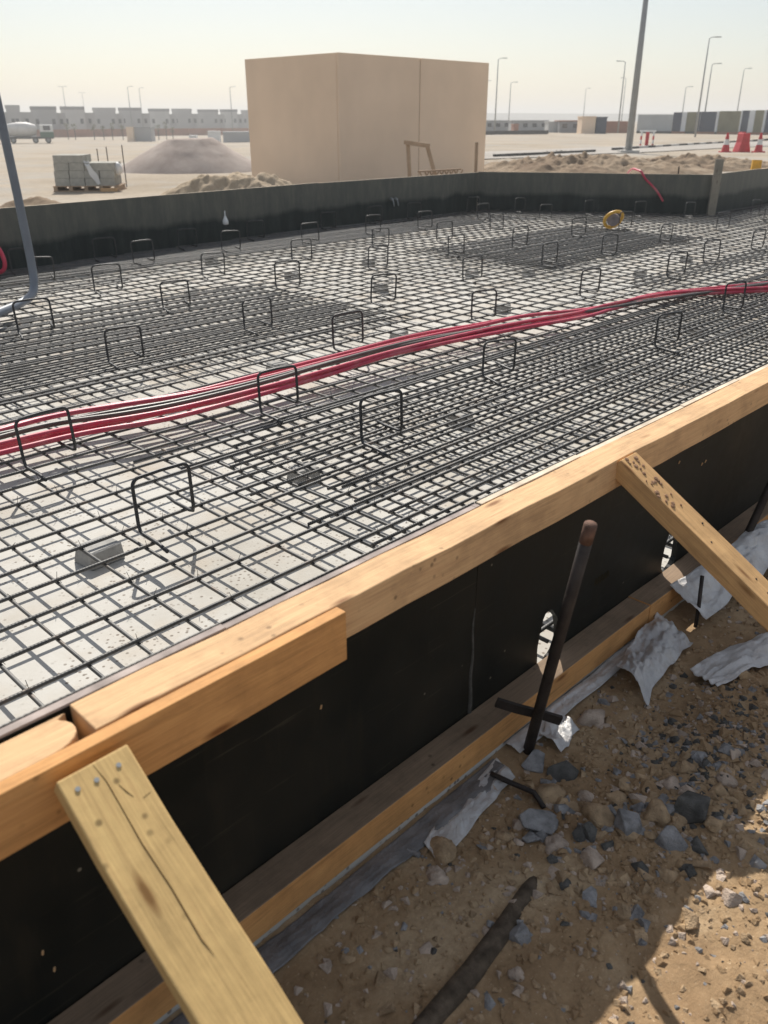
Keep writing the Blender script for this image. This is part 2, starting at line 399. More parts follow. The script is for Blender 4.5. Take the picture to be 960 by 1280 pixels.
# ------------------------------------------------------------ near formwork
TOP = .745
form = empty('formwork_wall', (0, 1.25, PIT), 0, 'near formwork wall of black film-faced plywood with pale timber top beam, running across the foreground', 'formwork')
def holed_sheet(x0, x1, y0, y1, z0, z1, holes):
    """plywood sheet with rough oval pipe holes cut through it"""
    mbx = MB(); xs = [x0]
    for hx, hz, ra, rb in holes: xs += [hx - .16, hx + .16]
    xs.append(x1)
    for i in range(0, len(xs)-1, 2): mbx.box(xs[i], xs[i+1], y0, y1, z0, z1)
    for hx, hz, ra, rb in holes:
        N = 28; b = len(mbx.v); X0, X1 = hx-.16, hx+.16
        for k in range(N):
            g = 2*math.pi*k/N; cx, cz = math.cos(g), math.sin(g)
            rr = 1 + .09*math.sin(3*g+hx) + random.uniform(-.05, .05)
            tl = []
            if cx > 1e-6: tl.append((X1-hx)/cx)
            if cx < -1e-6: tl.append((X0-hx)/cx)
            if cz > 1e-6: tl.append((z1-hz)/cz)
            if cz < -1e-6: tl.append((z0-hz)/cz)
            t = min(tl)
            for yy in (y0, y1):
                mbx.v.append((hx+ra*rr*cx, yy, hz+rb*rr*cz)); mbx.v.append((hx+t*cx, yy, hz+t*cz))
        for k in range(N):
            a = b+k*4; c = b+((k+1) % N)*4
            for q in ((a, c, c+1, a+1), (a+3, c+3, c+2, a+2), (a+2, c+2, c, a), (a+1, c+1, c+3, a+3)):
                mbx.f.append(q); mbx.m.append(0)
        # square the corners of the ring
        for sx, sz in ((X0, z0), (X1, z0), (X1, z1), (X0, z1)):
            best = sorted(range(N), key=lambda k: (mbx.v[b+k*4+1][0]-sx)**2 + (mbx.v[b+k*4+1][2]-sz)**2)[0]
            for q in (1, 3):
                vv = mbx.v[b+best*4+q]; mbx.v[b+best*4+q] = (sx, vv[1], sz)
    return mbx
YI, YO = 1.270, 1.249
xs = [-3.0, -.75, 1.66, 4.10, 6.54, 8.98, 11.42, 13.86, 16.3, 18.7, 21.1]
for i in range(len(xs)-1):
    hol = [(2.075, .108, .062, .112), (2.945, .115, .062, .108)] if i == 2 else []
    b = holed_sheet(xs[i]+.0015, xs[i+1]-.0015, YO, YI, PIT, TOP-.004+random.uniform(-.003, .003), hol)
    s = b.build('plywood_sheet', M['film'], form, True)
    e = MB(); x = xs[i]+.003
    while x < xs[i+1]-.01:
        x2 = min(x + random.uniform(.25, .8), xs[i+1]-.003)
        e.box(x, x2-.0005, YO+.001, YI-.001+random.uniform(-.001, .0005), TOP-.004, TOP+.0005+random.uniform(-.0015, .0025)); x = x2
    e.build('raw_edge', M['ply_edge'] if xs[i] < 1.6 else M['ply_edge_pale'], s)
    lip = MB(); lip.box(xs[i]+.003, xs[i+1]-.003, YI+.0005, YI+.0035, TOP-.05, TOP+.004); lip.build('dark_lip', M['rebar'], s)  # thin dark strip along the sheet's inner top edge
    for c in s.children: c.data.transform(Matrix.Translation(-form.location))
mb = MB(); mb.board((.465, 1.199, .695), (3.95, 1.199, .698), (0,0,1), .096, .1, 22, .0020, 0, 3)
mb.build('top_beam', M['timber'], form, True, bevel=.003)
mb = MB(); mb.board((3.956, 1.199, .697), (8.0, 1.199, .697), (0,0,1), .096, .1, 14, .0020, 0, 4)
mb.build('top_beam', M['timber'], form, True, bevel=.003)
mb = MB(); mb.board((8.006, 1.199, .697), (14.5, 1.199, .697), (0,0,1), .096, .1, 14, .0020, 0, 5)
mb.build('top_beam', M['timber'], form, True, bevel=.003)
# left top board with a rounded sawn end
mb = MB(); P2 = []
for k in range(9):
    g = -math.pi/2 + math.pi*k/8*.72
    P2.append((.385 + .062*math.cos(g), 1.196 + .048*math.sin(g)))
P2.append((.452, 1.238)); P2 = [(-3.0, 1.148)] + P2 + [(-3.0, 1.243)]
n = len(P2); mb.add([(x, y, TOP-.052) for x, y in P2] + [(x, y, TOP-.003) for x, y in P2],
    [tuple(range(n))[::-1], tuple(range(n, 2*n))] + [(i, (i+1) % n, n+(i+1) % n, n+i) for i in range(n)])
for i, f in enumerate(mb.f): mb.uv[i] = [(mb.v[j][0], mb.v[j][1] + mb.v[j][2]*.7) for j in f]
mb.build('end_board', M['timber'], form, True, bevel=.003)
mb = MB(); mb.board((-3.0, 1.131, .681), (1.030, 1.133, .682), (0,0,1), .030, .124, 16, .001, 0, 6)
mb.build('splice_plank', M['timber_raw'], form, True, bevel=.002)
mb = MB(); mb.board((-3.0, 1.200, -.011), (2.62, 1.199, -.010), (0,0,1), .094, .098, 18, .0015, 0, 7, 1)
mb.build('bottom_beam', [M['timber_raw'], M['timber_dirt_shade']], form, True, bevel=.003)
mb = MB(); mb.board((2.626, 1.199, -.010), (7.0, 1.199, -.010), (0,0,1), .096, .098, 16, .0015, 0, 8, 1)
mb.build('bottom_beam', [M['timber_raw'], M['timber_dirt_shade']], form, True, bevel=.003)
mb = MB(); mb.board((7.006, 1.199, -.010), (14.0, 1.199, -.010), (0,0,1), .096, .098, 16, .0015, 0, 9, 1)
mb.build('bottom_beam', [M['timber_raw'], M['timber_dirt_shade']], form, True, bevel=.003)
# upright seam batten stain / sealant run at the sheet joint
mb = MB(); pts = [(1.655+.003*math.sin(i*.9), YO-.0005, PIT+.10+i*.025) for i in range(16)]
mb.tube(pts, [.008-.0004*i for i in range(16)], 5); mb.build('sealant_run', M['stone_dark'], form, True)
# faded factory print on the film
k = NM('print_faded', .6, .3); k.col((.045, .033, .012)); M['print'] = k.m
for ox, oz in ((1.03, .50), (.38, .52), (1.62, .58), (2.35, .20)):
    mb = MB()
    for j in range(5):
        x = ox + j*.020
        mb.tube([(x, YO-.0012, oz), (x+.002, YO-.0012, oz+.022), (x+.007, YO-.0012, oz+.028), (x+.012, YO-.0012, oz+.022), (x+.013, YO-.0012, oz)], .0012, 4)
    mb.build('faded_print', M['print'], form, True)
mb = MB()
for q in range(7):
    x, z = random.uniform(-.1, 3.2), random.uniform(.15, .6)
    mb.tube([(x, YO-.001, z), (x+.001, YO-.004, z+.012)], .0025, 5)
tag(mb.build('splinter', M['timber'], form, True), kind='stuff')

# raking timber braces
def nails(root, mat, pts, nrm, r=.0045):
    nrm = Vector(nrm).normalized()
    for p in pts:
        mb = MB(); mb.tube([Vector(p)-nrm*.004, Vector(p)+nrm*.002], r, 8); mb.build('nail', mat, root, True)
def brace(name, x, w, t, y0, z0, y1, z1, mat, label, seed):
    root = empty(name, (x, y1, z1), 0, label, 'timber brace', 'raking braces of the near formwork')
    mb = MB(); d = Vector((0, y1-y0, z1-z0)).normalized(); nrm = Vector((0, d.z, -d.y))
    if nrm.z < 0: nrm = -nrm
    p0 = Vector((x, y0, z0)) - nrm*(t/2); p1 = Vector((x, y1, z1)) - nrm*(t/2)
    mb.board(p0, p1, nrm, w, t, 16, .0020, 0, seed)
    mb.build('plank', mat, root, True, bevel=.003)
    return root, d, nrm
br, d, nrm = brace('timber_brace', .423, .128, .034, 1.088, .738, -.95, -.52+.02, M['timber_yellow'], 'wide yellowish plank raking down from the top beam in the lower left foreground', 51)
O = Vector((.423, 1.088, .738))
nails(br, M['lamp_steel'], [O + d*a + Vector((b, 0, 0)) for a, b in ((.028, -.040), (.030, -.008), (.026, .034))], nrm)
k = NM('crack', .9, .1); k.col((.10, .055, .02)); M['crack'] = k.m
mb = MB()
for pl in ([(.005, .000), (.04, .004), (.09, .003), (.16, .001), (.24, .004), (.33, .002), (.36, .006)], [(.055, .018), (.07, .022), (.085, .028)], [(.095, .040), (.093, .055)]):
    mb.tube([O + d*a + Vector((b, 0, 0)) + nrm*.0001 for a, b in pl], [.0004] + [.0009]*(len(pl)-2) + [.0003], 4)
mb.build('crack', M['crack'], br, True)
br2, d, nrm = brace('timber_brace', 2.262, .098, .062, 1.140, .752, -.25, -.09, M['timber_orange'], 'thick square brace at the right with a rough muddy upper end', 52)
O = Vector((2.262, 1.140, .752))
mb = MB()
for q in range(26):
    p = O + d*random.uniform(.004, .22) + Vector((random.uniform(-.045, .02), 0, 0)) + nrm*.0005
    rr = random.uniform(.003, .011); mb.tube([p-nrm*.001, p+nrm*random.uniform(.0008, .0025)], [rr, rr*.6], 7)
M['mud'] = simple('mud', (.33, .20, .125), .95, .35, 60, .1, .5)
tag(mb.build('cement_splash', M['mud'], br2, True), kind='stuff')
nails(br2, M['stake_steel'], [O + d*a + Vector((b, 0, 0)) for a, b in ((.30, .02), (.36, -.02), (.52, .01), (.57, .0), (.66, -.02))], nrm, .003)

# steel stakes
st = empty('steel_stake', (1.755, 1.085, -.09), 0, 'dark steel pipe stake leaning against the near formwork between its two holes', 'steel stake')
mb = MB(); a = Vector((1.765, 1.100, -.13)); b = Vector((1.665, .915, .80))
mb.tube([a, a.lerp(b, .3), a.lerp(b, .6), b - (b-a)*.06], .0165, 14); mb.build('pipe', M['stake_steel'], st, True, True)
mb = MB(); mb.tube([b - (b-a)*.06, b], .0168, 14); mb.build('rusty_tip', M['rust'], st, True, True)
c = a.lerp(b, .26)
mb = MB(); mb.board(Vector((1.685, 1.170, .105)), Vector((1.815, 1.020, .045)), (0,0,1), .012, .03, 3); mb.build('tie_strap', M['stake_steel'], st, True)
st2 = empty('steel_stake', (3.37, 1.10, -.08), 0, 'rusty brown steel stake at the right edge behind the thick brace', 'steel stake')
mb = MB(); mb.tube([(3.30, 1.125, -.14), (3.36, 1.11, .05), (3.46, 1.075, .34), (3.52, 1.05, .55)], .017, 12); mb.build('pipe', M['stake_steel'], st2, True, True)
mb = MB(); mb.tube([(2.78, 1.03, -.12), (2.80, 1.04, .0), (2.83, 1.06, .12)], .008, 8)
tag(mb.build('rebar_peg', M['stake_steel'], None, smooth=True), 'short thin rebar peg in the torn white sheeting behind the thick brace', 'peg')
mb = MB(); mb.tube([(1.58, 1.10, -.06), (1.60, 1.04, -.07), (1.62, .97, -.075), (1.60, .92, -.085)], .008, 8)
tag(mb.build('rebar_offcut', M['stake_steel'], None, smooth=True), 'dark bar offcut lying on the dirt at the foot of the leaning pipe stake', 'bar offcut')
# long dark strip half sunk in the dirt, lower middle
mb = MB(); mb.tube([(1.38, .80, -.095), (1.33, .785, -.082), (1.2, .762, -.080), (1.05, .745, -.078), (.85, .735, -.080), (.6, .73, -.10)], [.012, .022, .027, .028, .028, .02], 9)
tag(mb.build('buried_strip', M['buried'], None, smooth=True), 'dark half-buried strip in the shaded dirt at lower centre', 'pipe')

# ------------------------------------------------------------ far formwork walls
def far_wall(pts, label, splits, hband=.42, posts=()):
    root = empty('formwork_wall', (pts[0][0], pts[0][1], PIT), 0, label, 'formwork', 'far formwork walls')
    for (a, b) in zip(pts[:-1], pts[1:]):
        a = Vector((*a, 0)); b = Vector((*b, 0)); L = (b-a).length; n = max(1, round(L/2.44)); prev = 0
        for i in range(n):
            p = a.lerp(b, i/n); q = a.lerp(b, (i+1)/n); dd = (q-p).normalized()*.0004; j = random.uniform(-.006, .006)
            nn = Vector((-dd.y, dd.x, 0)).normalized()
            mb = MB(); mb.obox(p+dd, q-dd, .021, PIT, TOP-.004+j); s_ = mb.build('plywood_sheet', M['film_far'], root, True)
            mb = MB(); mb.obox(p+dd-root.location+nn*.0005, q-dd-root.location+nn*.0005, .020, TOP-.0035+j-PIT, TOP+j-PIT); mb.build('raw_edge', M['ply_edge_pale'], s_)
        nn = Vector((-(b-a).y, (b-a).x, 0)).normalized()
        c = (b-a).normalized()*.12
        mb = MB(); mb.board(a+c+nn*.078+Vector((0,0,.685)), b-c+nn*.078+Vector((0,0,.685)), (0,0,1), .09, .09, 10); mb.build('top_beam', M['timber'], root, True)
        mb = MB(); mb.board(a+c+nn*.078+Vector((0,0,-.01)), b-c+nn*.078+Vector((0,0,-.01)), (0,0,1), .09, .09, 10); mb.build('bottom_beam', M['timber_raw'], root, True)
    return root
CORN = (14.15, 11.17)
fwA = [CORN[::1], (9.8, 11.10), (4.25, 10.50), (-3.0, 10.05)]
def rev(p): return p[::-1]
WA = far_wall(rev(fwA), 'long dusty black formwork wall along the far side, in front of the beige kiosk', 7)
WB = far_wall([CORN, (15.45, 9.15), (16.55, 7.42)], 'angled black formwork wall on the far right with a red hose hanging over it', 2)
WC = far_wall([(16.553, 7.42), (22.0, 7.80)], 'short black formwork return at the far right edge behind the yellow-tipped post', 2)
WD = far_wall([(-3.0, 1.3), (-3.0, 10.0)], 'black formwork end wall closing the raft on the left', 3)
def post(p0, p1, w, t, mat, label):
    mb = MB(); mb.board(p0, p1, (.7, -.72, 0), w, t, 4); return tag(mb.build('timber_post', M[mat], None, bevel=.004), label, 'timber post')
post((14.30, 11.36, PIT), (14.34, 11.40, 1.28), .10, .06, 'timber_old', 'brown timber post rising at the far corner beside the kiosk')
post((16.50, 7.30, PIT), (16.53, 7.31, 1.02), .05, .15, 'timber_grey', 'grey weathered plank post standing where the angled wall turns')
post((19.62, 7.86, PIT), (19.66, 7.86, .90), .07, .20, 'yellow', 'yellow post at the far right edge of the formwork')
mb = MB(); mb.tube([(16.25, 7.95, .3), (16.28, 7.98, .88)], .014, 6); tag(mb.build('rebar_peg', M['stake_steel']), 'thin dark peg sticking up just left of the grey plank post', 'peg')
# dark lattice crate and trestle behind the far wall
root = empty('lattice_panel', (13.5, 11.7, -.1), 0, 'dark brown wooden lattice just showing above the far wall near the corner', 'lattice')
for i in range(8):
    for q in (0, 1):
        mb = MB(); x = 13.0+i*.15; mb.board((x+.25*q, 11.70+.013*q, .45), (x+.25*(1-q), 11.70+.013*q, .76), (0,1,0), .03, .012, 1); mb.build('lath', M['timber_old'], root, True)
mb = MB(); mb.box(12.95, 14.25, 11.69, 11.73, .762, .79); mb.box(12.95, 14.25, 11.69, 11.73, -.1, .44); mb.build('frame', M['timber_old'], root, True)

# trestle in front of kiosk
tr = empty('timber_trestle', P(524, 18.6), FACE, 'small brown timber frame leaning in front of the beige kiosk', 'timber frame')
def loc3(px, y, d): return ((px-524)/1037.4*d, 0, EYE-(y-149)/1147.4*d - tr.location.z)
for nm, a, b, w in (('leg', (510, 178), (514, 240), .09), ('leg', (534, 181), (551, 240), .09), ('crosspiece', (505, 178), (538, 183), .09)):
    p = Vector(loc3(*a, 18.6)); q = Vector(loc3(*b, 18.6)); q.z = max(q.z, 0)
    mb = MB(); off = Vector((0, -.06 if nm == 'crosspiece' else 0, 0)); mb.board(p+off, q+off, (0,1,0), w, .05, 3); mb.build(nm, M['timber_old'], tr)

# ------------------------------------------------------------ rebar mat
ZC, ZL = .030, .0445
mat_root = empty('rebar_mat', (6.0, 5.5, PIT), 0, 'wide tied grid of dark steel reinforcing bars covering the white blinding concrete', 'rebar grid')
def wall_y(x):
    if x < 4.25: return 10.05 + (x+3)/7.25*.45
    if x < 9.8: return 10.50 + (x-4.25)/5.55*.60
    if x < 14.15: return 11.10 + (x-9.8)/4.35*.07
    if x < 16.55: return 11.17 - (x-14.15)/2.4*3.75
    return 7.42 + (x-16.55)/5.45*.38
def wall_x(y): return 21.9 if y < 7.4 else 14.15 + (11.17-y)/3.75*2.4
def bar_pts(p0, p1, z, amp=.004, seg=.55):
    p0 = Vector((*p0, z)); p1 = Vector((*p1, z)); L = (p1-p0).length; n = max(3, int(L/seg)); d = (p1-p0).normalized(); s = Vector((-d.y, d.x, 0))
    ph = random.uniform(0, 6.28); f = random.uniform(.5, 1.3); a2 = random.uniform(.3, 1)*amp
    return [p0.lerp(p1, i/n) + s*(a2*math.sin(ph+f*L*i/n) + random.uniform(-.0012, .0012)) + Vector((0, 0, random.uniform(-.002, .002))) for i in range(n+1)]
extra = MB()
def bar(name, p0, p1, z, r, to=None):
    mb = to or MB(); mb.tube(bar_pts(p0, p1, z), r, 6)
    if to is None: mb.build(name, M['rebar'], mat_root, True, True)
LONG, CROSS = [], []
y = 1.335
while y < 11.0:
    j = random.uniform(-.014, .014); yy = y+j; x0 = -2.93
    if yy > 10.02: x0 = -3 + (yy-10.0)*16 if yy < 10.5 else 4.25+(yy-10.45)*9
    x1 = wall_x(yy)-.06
    if x1-x0 > 1: bar('long_bar', (x0, yy), (x1+random.uniform(-.04, 0), yy+random.uniform(-.015, .015)), ZL, .0083); LONG.append(yy)
    y += .2
x = -2.85
while x < 21.8:
    j = random.uniform(-.014, .014); xx = x+j
    bar('cross_bar', (xx, 1.30), (xx+random.uniform(-.02, .02), wall_y(xx)-.05), ZC, .0080); CROSS.append(xx)
    x += .2
# additional bars laid between the base bars
def zone(x0, x1, y0, y1, longs, crosses, step=.2, off=.1, stag=.4, r=.0078, to=None):
    if longs:
        y = math.ceil((y0-1.335)/.2)*.2+1.335+off
        while y < y1:
            bar('long_bar', (x0+random.uniform(0, stag), y+random.uniform(-.018, .018)), (min(x1-random.uniform(0, stag), wall_x(y)-.08), y+random.uniform(-.018, .018)), ZL, r, to); y += step
    if crosses:
        x = math.ceil((x0+2.85)/.2)*.2-2.85+off
        while x < x1:
            bar('cross_bar', (x+random.uniform(-.018, .018), y0-random.uniform(0, .12)), (x+random.uniform(-.018, .018), min(y1+random.uniform(-.1, .1), wall_y(x)-.06)), ZC, r, to); x += step
zone(1.98, 12.5, 1.40, 3.88, True, True, stag=.55)
zone(2.10, 12.5, 2.50, 3.88, True, False, off=.055, stag=.7)
zone(-2.7, 5.75, 5.25, 7.65, True, True)
zone(-2.7, 5.9, 5.25, 7.65, True, False, off=.05)
zone(8.75, 13.2, 5.9, 8.1, True, True, to=extra)
zone(8.9, 13.1, 5.95, 8.0, True, True, off=.05, to=extra)
zone(-2.6, 12.6, 9.35, 10.6, True, False)
zone(4.4, 13.0, 9.35, 11.0, True, False, off=.05, to=extra)
zone(-2.5, 11.0, 9.5, 10.9, True, False, off=.15, to=extra)
zone(-2.6, 5.2, 8.55, 9.2, True, False, off=.08)
zone(8.4, 21, 4.15, 4.75, True, False, off=.07)
zone(8.4, 21, 4.15, 4.75, True, False, off=.13, to=extra)
zone(13.5, 16.0, 8.2, 11, False, True, to=extra)
tag(extra.build('packed_bars', M['rebar'], mat_root, True, True), kind='stuff')
# tie wires: small twisted loops at crossings
tw = MB()
for xx in CROSS:
    for yy in LONG:
        dd = xx*FWD.x + yy*FWD.y
        if dd < 9 and xx < 9 and random.random() < .55 and yy < wall_y(xx)-.2:
            a = random.choice((-1, 1)); c = Vector((xx, yy, ZL))
            tw.tube([c+Vector((-.012, -.012*a, -.012)), c+Vector((0, 0, .0095)), c+Vector((.012, .012*a, -.012))], .0013, 3)
            t = random.uniform(.02, .04); tw.tube([c+Vector((0, 0, .008)), c+Vector((random.uniform(-.012, .012), random.uniform(-.012, .012), t))], .0013, 3)
tag(tw.build('tie_wire', M['chair_steel'], mat_root, True), kind='stuff')

# edge bar against the near sheet
# ------------------------------------------------------------ bar chairs
def chair_mesh():
    mb = MB(); w = .14; h = .25; r = .036
    path = [(-w-.012, -.25, .0), (-w, -.16, .0), (-w, -.035, .001), (-w, -.010, .007), (-w, 0, .035), (-w, 0, h-r)]
    for k in range(1, 5):
        g = math.pi - k/5*math.pi/2
        path.append((-w+r+r*math.cos(g), 0, h-r+r*math.sin(g)))
    path += [(-w+r, 0, h), (0, 0, h+.003), (w-r, 0, h)]
    for k in range(1, 5):
        g = math.pi/2 - k/5*math.pi/2
        path.append((w-r+r*math.cos(g), 0, h-r+r*math.sin(g)))
    path += [(w, 0, h-r), (w, 0, .035), (w, .010, .007), (w, .035, .001), (w, .16, .0), (w+.012, .25, .0)]
    mb.tube(path, .0085, 8); return mb.mesh('rebar_chair')
CM = chair_mesh(); CM.materials.append(M['chair_steel']); CM.polygons.foreach_set('use_smooth', [True]*len(CM.polygons))
CH = [(5.46, 10.38), (5.68, 9.81), (6.8, 10.51), (4.18, 9.48), (4.37, 8.34), (4.41, 7.11), (7.12, 9.93), (8.09, 10.62), (5.72, 8.36), (8.45, 9.77), (7.15, 8.45), (5.83, 7.14), (9.76, 10.82), (4.4, 5.82), (4.5, 4.79), (3.11, 3.95), (3.04, 5.68), (3.0, 7.09), (1.71, 4.15), (1.72, 3.04), (3.18, 3.12), (4.7, 3.45), (6.33, 3.0), (7.97, 3.17), (7.73, 4.58), (9.43, 4.48), (10.79, 4.68), (6.07, 4.66), (5.97, 5.84), (9.12, 6.01), (12.09, 5.98), (12.33, 4.72), (10.43, 5.94), (11.89, 7.34), (8.96, 7.39), (7.59, 6.01), (8.75, 8.61), (9.85, 9.86), (10.92, 9.7), (9.91, 8.41), (7.42, 7.35), (12.78, 9.93), (11.49, 8.64), (10.23, 7.27), (13.46, 9.04), (14.2, 10.14), (11.9, 10.85), (13.15, 7.25), (14.12, 6.02), (16.97, 6.65), (15.57, 7.3), (15.9, 5.98), (4.30, 10.2), (13.6, 10.83), (14.8, 8.95), (10.9, 10.85), (15.2, 8.1)]
CL = {19: 'bent steel bar chair nearest the camera, standing just right of the loose grey spacer block',
      18: 'bent steel bar chair at the left edge with red conduits passing close behind its legs',
      15: 'bent steel bar chair standing against the red conduits, left of centre',
      20: 'bent bar chair in the dense grid midway between conduits and near beam',
      21: 'bent steel bar chair right of centre whose top reaches up to the red conduits',
      22: 'large bent steel bar chair at the right in the dense grid, below the red conduits',
      23: 'bent steel bar chair at the far right framing the red conduits',
      14: 'bent steel bar chair just beyond the conduits, at the centre of the grid',
      27: 'bar chair just beyond the conduits with a spacer block at its right foot',
      16: 'bent steel bar chair at the front of the dark dense bar band on the left',
      17: 'bent steel bar chair beside the bend of the grey conduit pipe',
      13: 'bent steel bar chair at the right end of the dark dense band',
      5: 'bent steel bar chair at the back of the dark dense band on the left',
      24: 'bar chair beyond the conduits right of centre with a spacer at its left foot',
      47: 'bent steel bar chair directly behind the yellow coil',
      52: 'bent steel bar chair at the left edge beside the red hose loop'}
g_ch = 'bent steel bar chairs standing on the rebar grid'
ORD = ['first', 'second', 'third', 'fourth', 'fifth', 'sixth', 'seventh', 'eighth', 'ninth', 'tenth', 'eleventh', 'twelfth', 'thirteenth', 'fourteenth', 'fifteenth', 'sixteenth']
def bearing(p): return (p[0]*RGT.x+p[1]*RGT.y)/(p[0]*FWD.x+p[1]*FWD.y)
def zone_of(x, y):
    if x > 12.9: return 'bar chair from the left near the angled far-right formwork wall'
    if y > 9.3: return 'bar chair from the left near the long far formwork wall'
    if x > 8.6: return 'bar chair from the left in the packed bars right of centre'
    return 'bar chair from the left in the open grid behind the conduits'
cnt = {}
for i in sorted(range(len(CH)), key=lambda i: bearing(CH[i])):
    x, y = CH[i]
    o = bpy.data.objects.new('rebar_chair', CM); COL.objects.link(o)
    o.location = (x, y, ZL+.0165); far_ = x*FWD.x + y*FWD.y
    o.rotation_euler = (random.uniform(-.04, .04), random.uniform(-.04, .04), R(-3 if far_ < 5 else -13) + R(random.uniform(-6, 6)))
    s = random.uniform(.95, 1.06); o.scale = (s, 1, s)
    if i in CL: lb = CL[i]
    else:
        z = zone_of(x, y); cnt[z] = cnt.get(z, 0) + 1; lb = ORD[cnt[z]-1] + ' ' + z
    tag(o, lb, 'bar chair', g_ch)
o = bpy.data.objects.new('rebar_chair', CM); COL.objects.link(o); o.location = (1.80, 1.80, ZL+.0155); o.rotation_euler = (0, 0, R(6))
tag(o, 'bent steel bar chair tucked behind the near timber beam so only its top shows', 'bar chair', g_ch)

# ------------------------------------------------------------ concrete spacer blocks
def spacer_mesh(sd):
    rr = random.Random(sd); bm = bmesh.new(); bmesh.ops.create_cube(bm, size=1)
    for v_ in bm.verts:
        tp = 1.0 if v_.co.z < 0 else .86
        v_.co = Vector((v_.co.x*.15*tp + rr.uniform(-.006, .006), v_.co.y*.13*tp + rr.uniform(-.006, .006), (v_.co.z+.5)*.078))
    bmesh.ops.bevel(bm, geom=bm.edges[:], offset=.006, segments=1, affect='EDGES')
    me = bpy.data.meshes.new('spacer_block'); bm.to_mesh(me); bm.free(); me.materials.append(M['spacer']); return me
SM = [spacer_mesh(i) for i in range(4)]
SPC = [(1.43, 3.15), (2.65, 3.19), (5.29, 4.98), (5.58, 3.21), (3.94, 3.17), (3.89, 4.94), (6.87, 5.04), (6.65, 8.07), (9.32, 10.3), (8.32, 6.6), (6.78, 6.67), (6.62, 9.7), (9.78, 5.11), (8.81, 6.1), (5.11, 7.92), (2.5, 6.36), (5.16, 6.53), (7.3, 3.2), (11.2, 5.2), (9.4, 3.9), (8.0, 8.1), (10.9, 7.0)]
srt = [j for j in sorted(range(len(SPC)), key=lambda j: bearing(SPC[j])) if j > 6]
for i, (x, y) in enumerate(SPC):
    o = bpy.data.objects.new('spacer_block', SM[i % 4]); COL.objects.link(o); o.location = (x, y, PIT-.001); o.rotation_euler = (0, 0, random.uniform(-.3, .3)+(.25 if i == 0 else 0))
    if i == 0: o.scale = (1.15, 1.15, 1.05)
    lb = {0: 'grey concrete spacer block nearest the camera, clearly visible between the bars',
          1: 'grey spacer block under the left end of the dense near bars',
          4: 'grey spacer block under the middle of the dense near bars', 3: 'grey spacer block under the right of the dense near bars',
          5: 'grey spacer block just behind the red conduits by the left-of-centre chair', 2: 'grey spacer block touching the far side of the red conduits at the centre',
          6: 'grey spacer block beyond the conduits at the right foot of a chair'}.get(i) or ORD[srt.index(i)] + ' small spacer block from the left, under the far part of the grid'
    tag(o, lb, 'spacer block', 'concrete spacer blocks under the rebar')

# ------------------------------------------------------------ conduits
def catmull(pts, n=7):
    pts = [Vector(p) for p in pts]; out = []
    for i in range(len(pts)-1):
        p0 = pts[max(i-1, 0)]; p1 = pts[i]; p2 = pts[i+1]; p3 = pts[min(i+2, len(pts)-1)]
        for k in range(n):
            t = k/n; out.append(.5*((2*p1) + (p2-p0)*t + (2*p0-5*p1+4*p2-p3)*t*t + (3*p1-p0-3*p2+p3)*t**3))
    return out + [pts[-1]]
LOW = [(-1.0, 4.45), (.4, 4.43), (1.55, 4.41), (1.99, 4.37), (2.46, 4.28), (3.01, 4.23), (3.71, 4.25), (4.39, 4.29), (5.07, 4.23), (5.81, 4.15), (6.61, 4.02), (7.12, 4.0), (7.93, 3.94), (8.47, 3.69), (8.97, 3.34), (9.6, 2.95), (10.6, 2.6)]
UPP = [(-1.0, 4.60), (.6, 4.66), (1.48, 4.67), (1.97, 4.70), (2.38, 4.62), (2.84, 4.51), (3.4, 4.48), (4.17, 4.49), (4.95, 4.47), (5.67, 4.38), (6.27, 4.31), (6.92, 4.07), (7.42, 4.02), (7.97, 3.97), (8.6, 3.75), (9.39, 3.42), (10.2, 3.1), (10.9, 2.9)]
DRK = [(-1.0, 4.52), (.6, 4.56), (1.44, 4.57), (1.9, 4.55), (2.32, 4.44), (2.72, 4.37), (3.3, 4.36), (4.03, 4.37), (4.79, 4.36), (5.46, 4.27), (6.24, 4.15), (6.83, 4.0), (7.46, 3.90), (7.95, 3.76), (8.59, 3.60), (9.25, 3.42), (9.9, 3.2), (10.9, 2.85)]
def conduit(base, off, z, mat, label, r=.0155, wig=.016, seed=0):
    rr = random.Random(seed)
    pts = [(x, y+off+.020*math.sin(x*1.25+seed*2.1)+rr.uniform(-wig, wig)*.7, z+rr.uniform(-.004, .006)) for x, y in base]
    mb = MB(); mb.tube(catmull(pts), r, 10)
    o = mb.build('conduit', M[mat], None, smooth=True)
    tag(o, label, 'conduit', 'flexible conduits laid across the rebar')
ZB = ZL+.050
conduit(LOW, -.056, ZB, 'red_pipe', 'red conduit nearest the camera at the front of the bundle', seed=1)
conduit(LOW, .002, ZB+.002, 'red_pipe', 'second red conduit from the front of the bundle', seed=2)
conduit(LOW, -.018, ZB+.026, 'red_pipe', 'red conduit riding on top of the front pair', seed=3)
conduit(DRK, .000, ZB+.012, 'dark_pipe', 'dark brown conduit between the front and rear red conduits', r=.0155, seed=4)
conduit(DRK, .034, ZB+.006, 'dark_pipe', 'second dark conduit, just behind the first dark one', r=.0155, seed=5)
conduit(UPP, -.018, ZB+.004, 'red_pipe', 'red conduit just behind the dark conduits', seed=6)
conduit(UPP, .046, ZB+.002, 'red_pipe', 'red conduit at the rear of the bundle', seed=7)
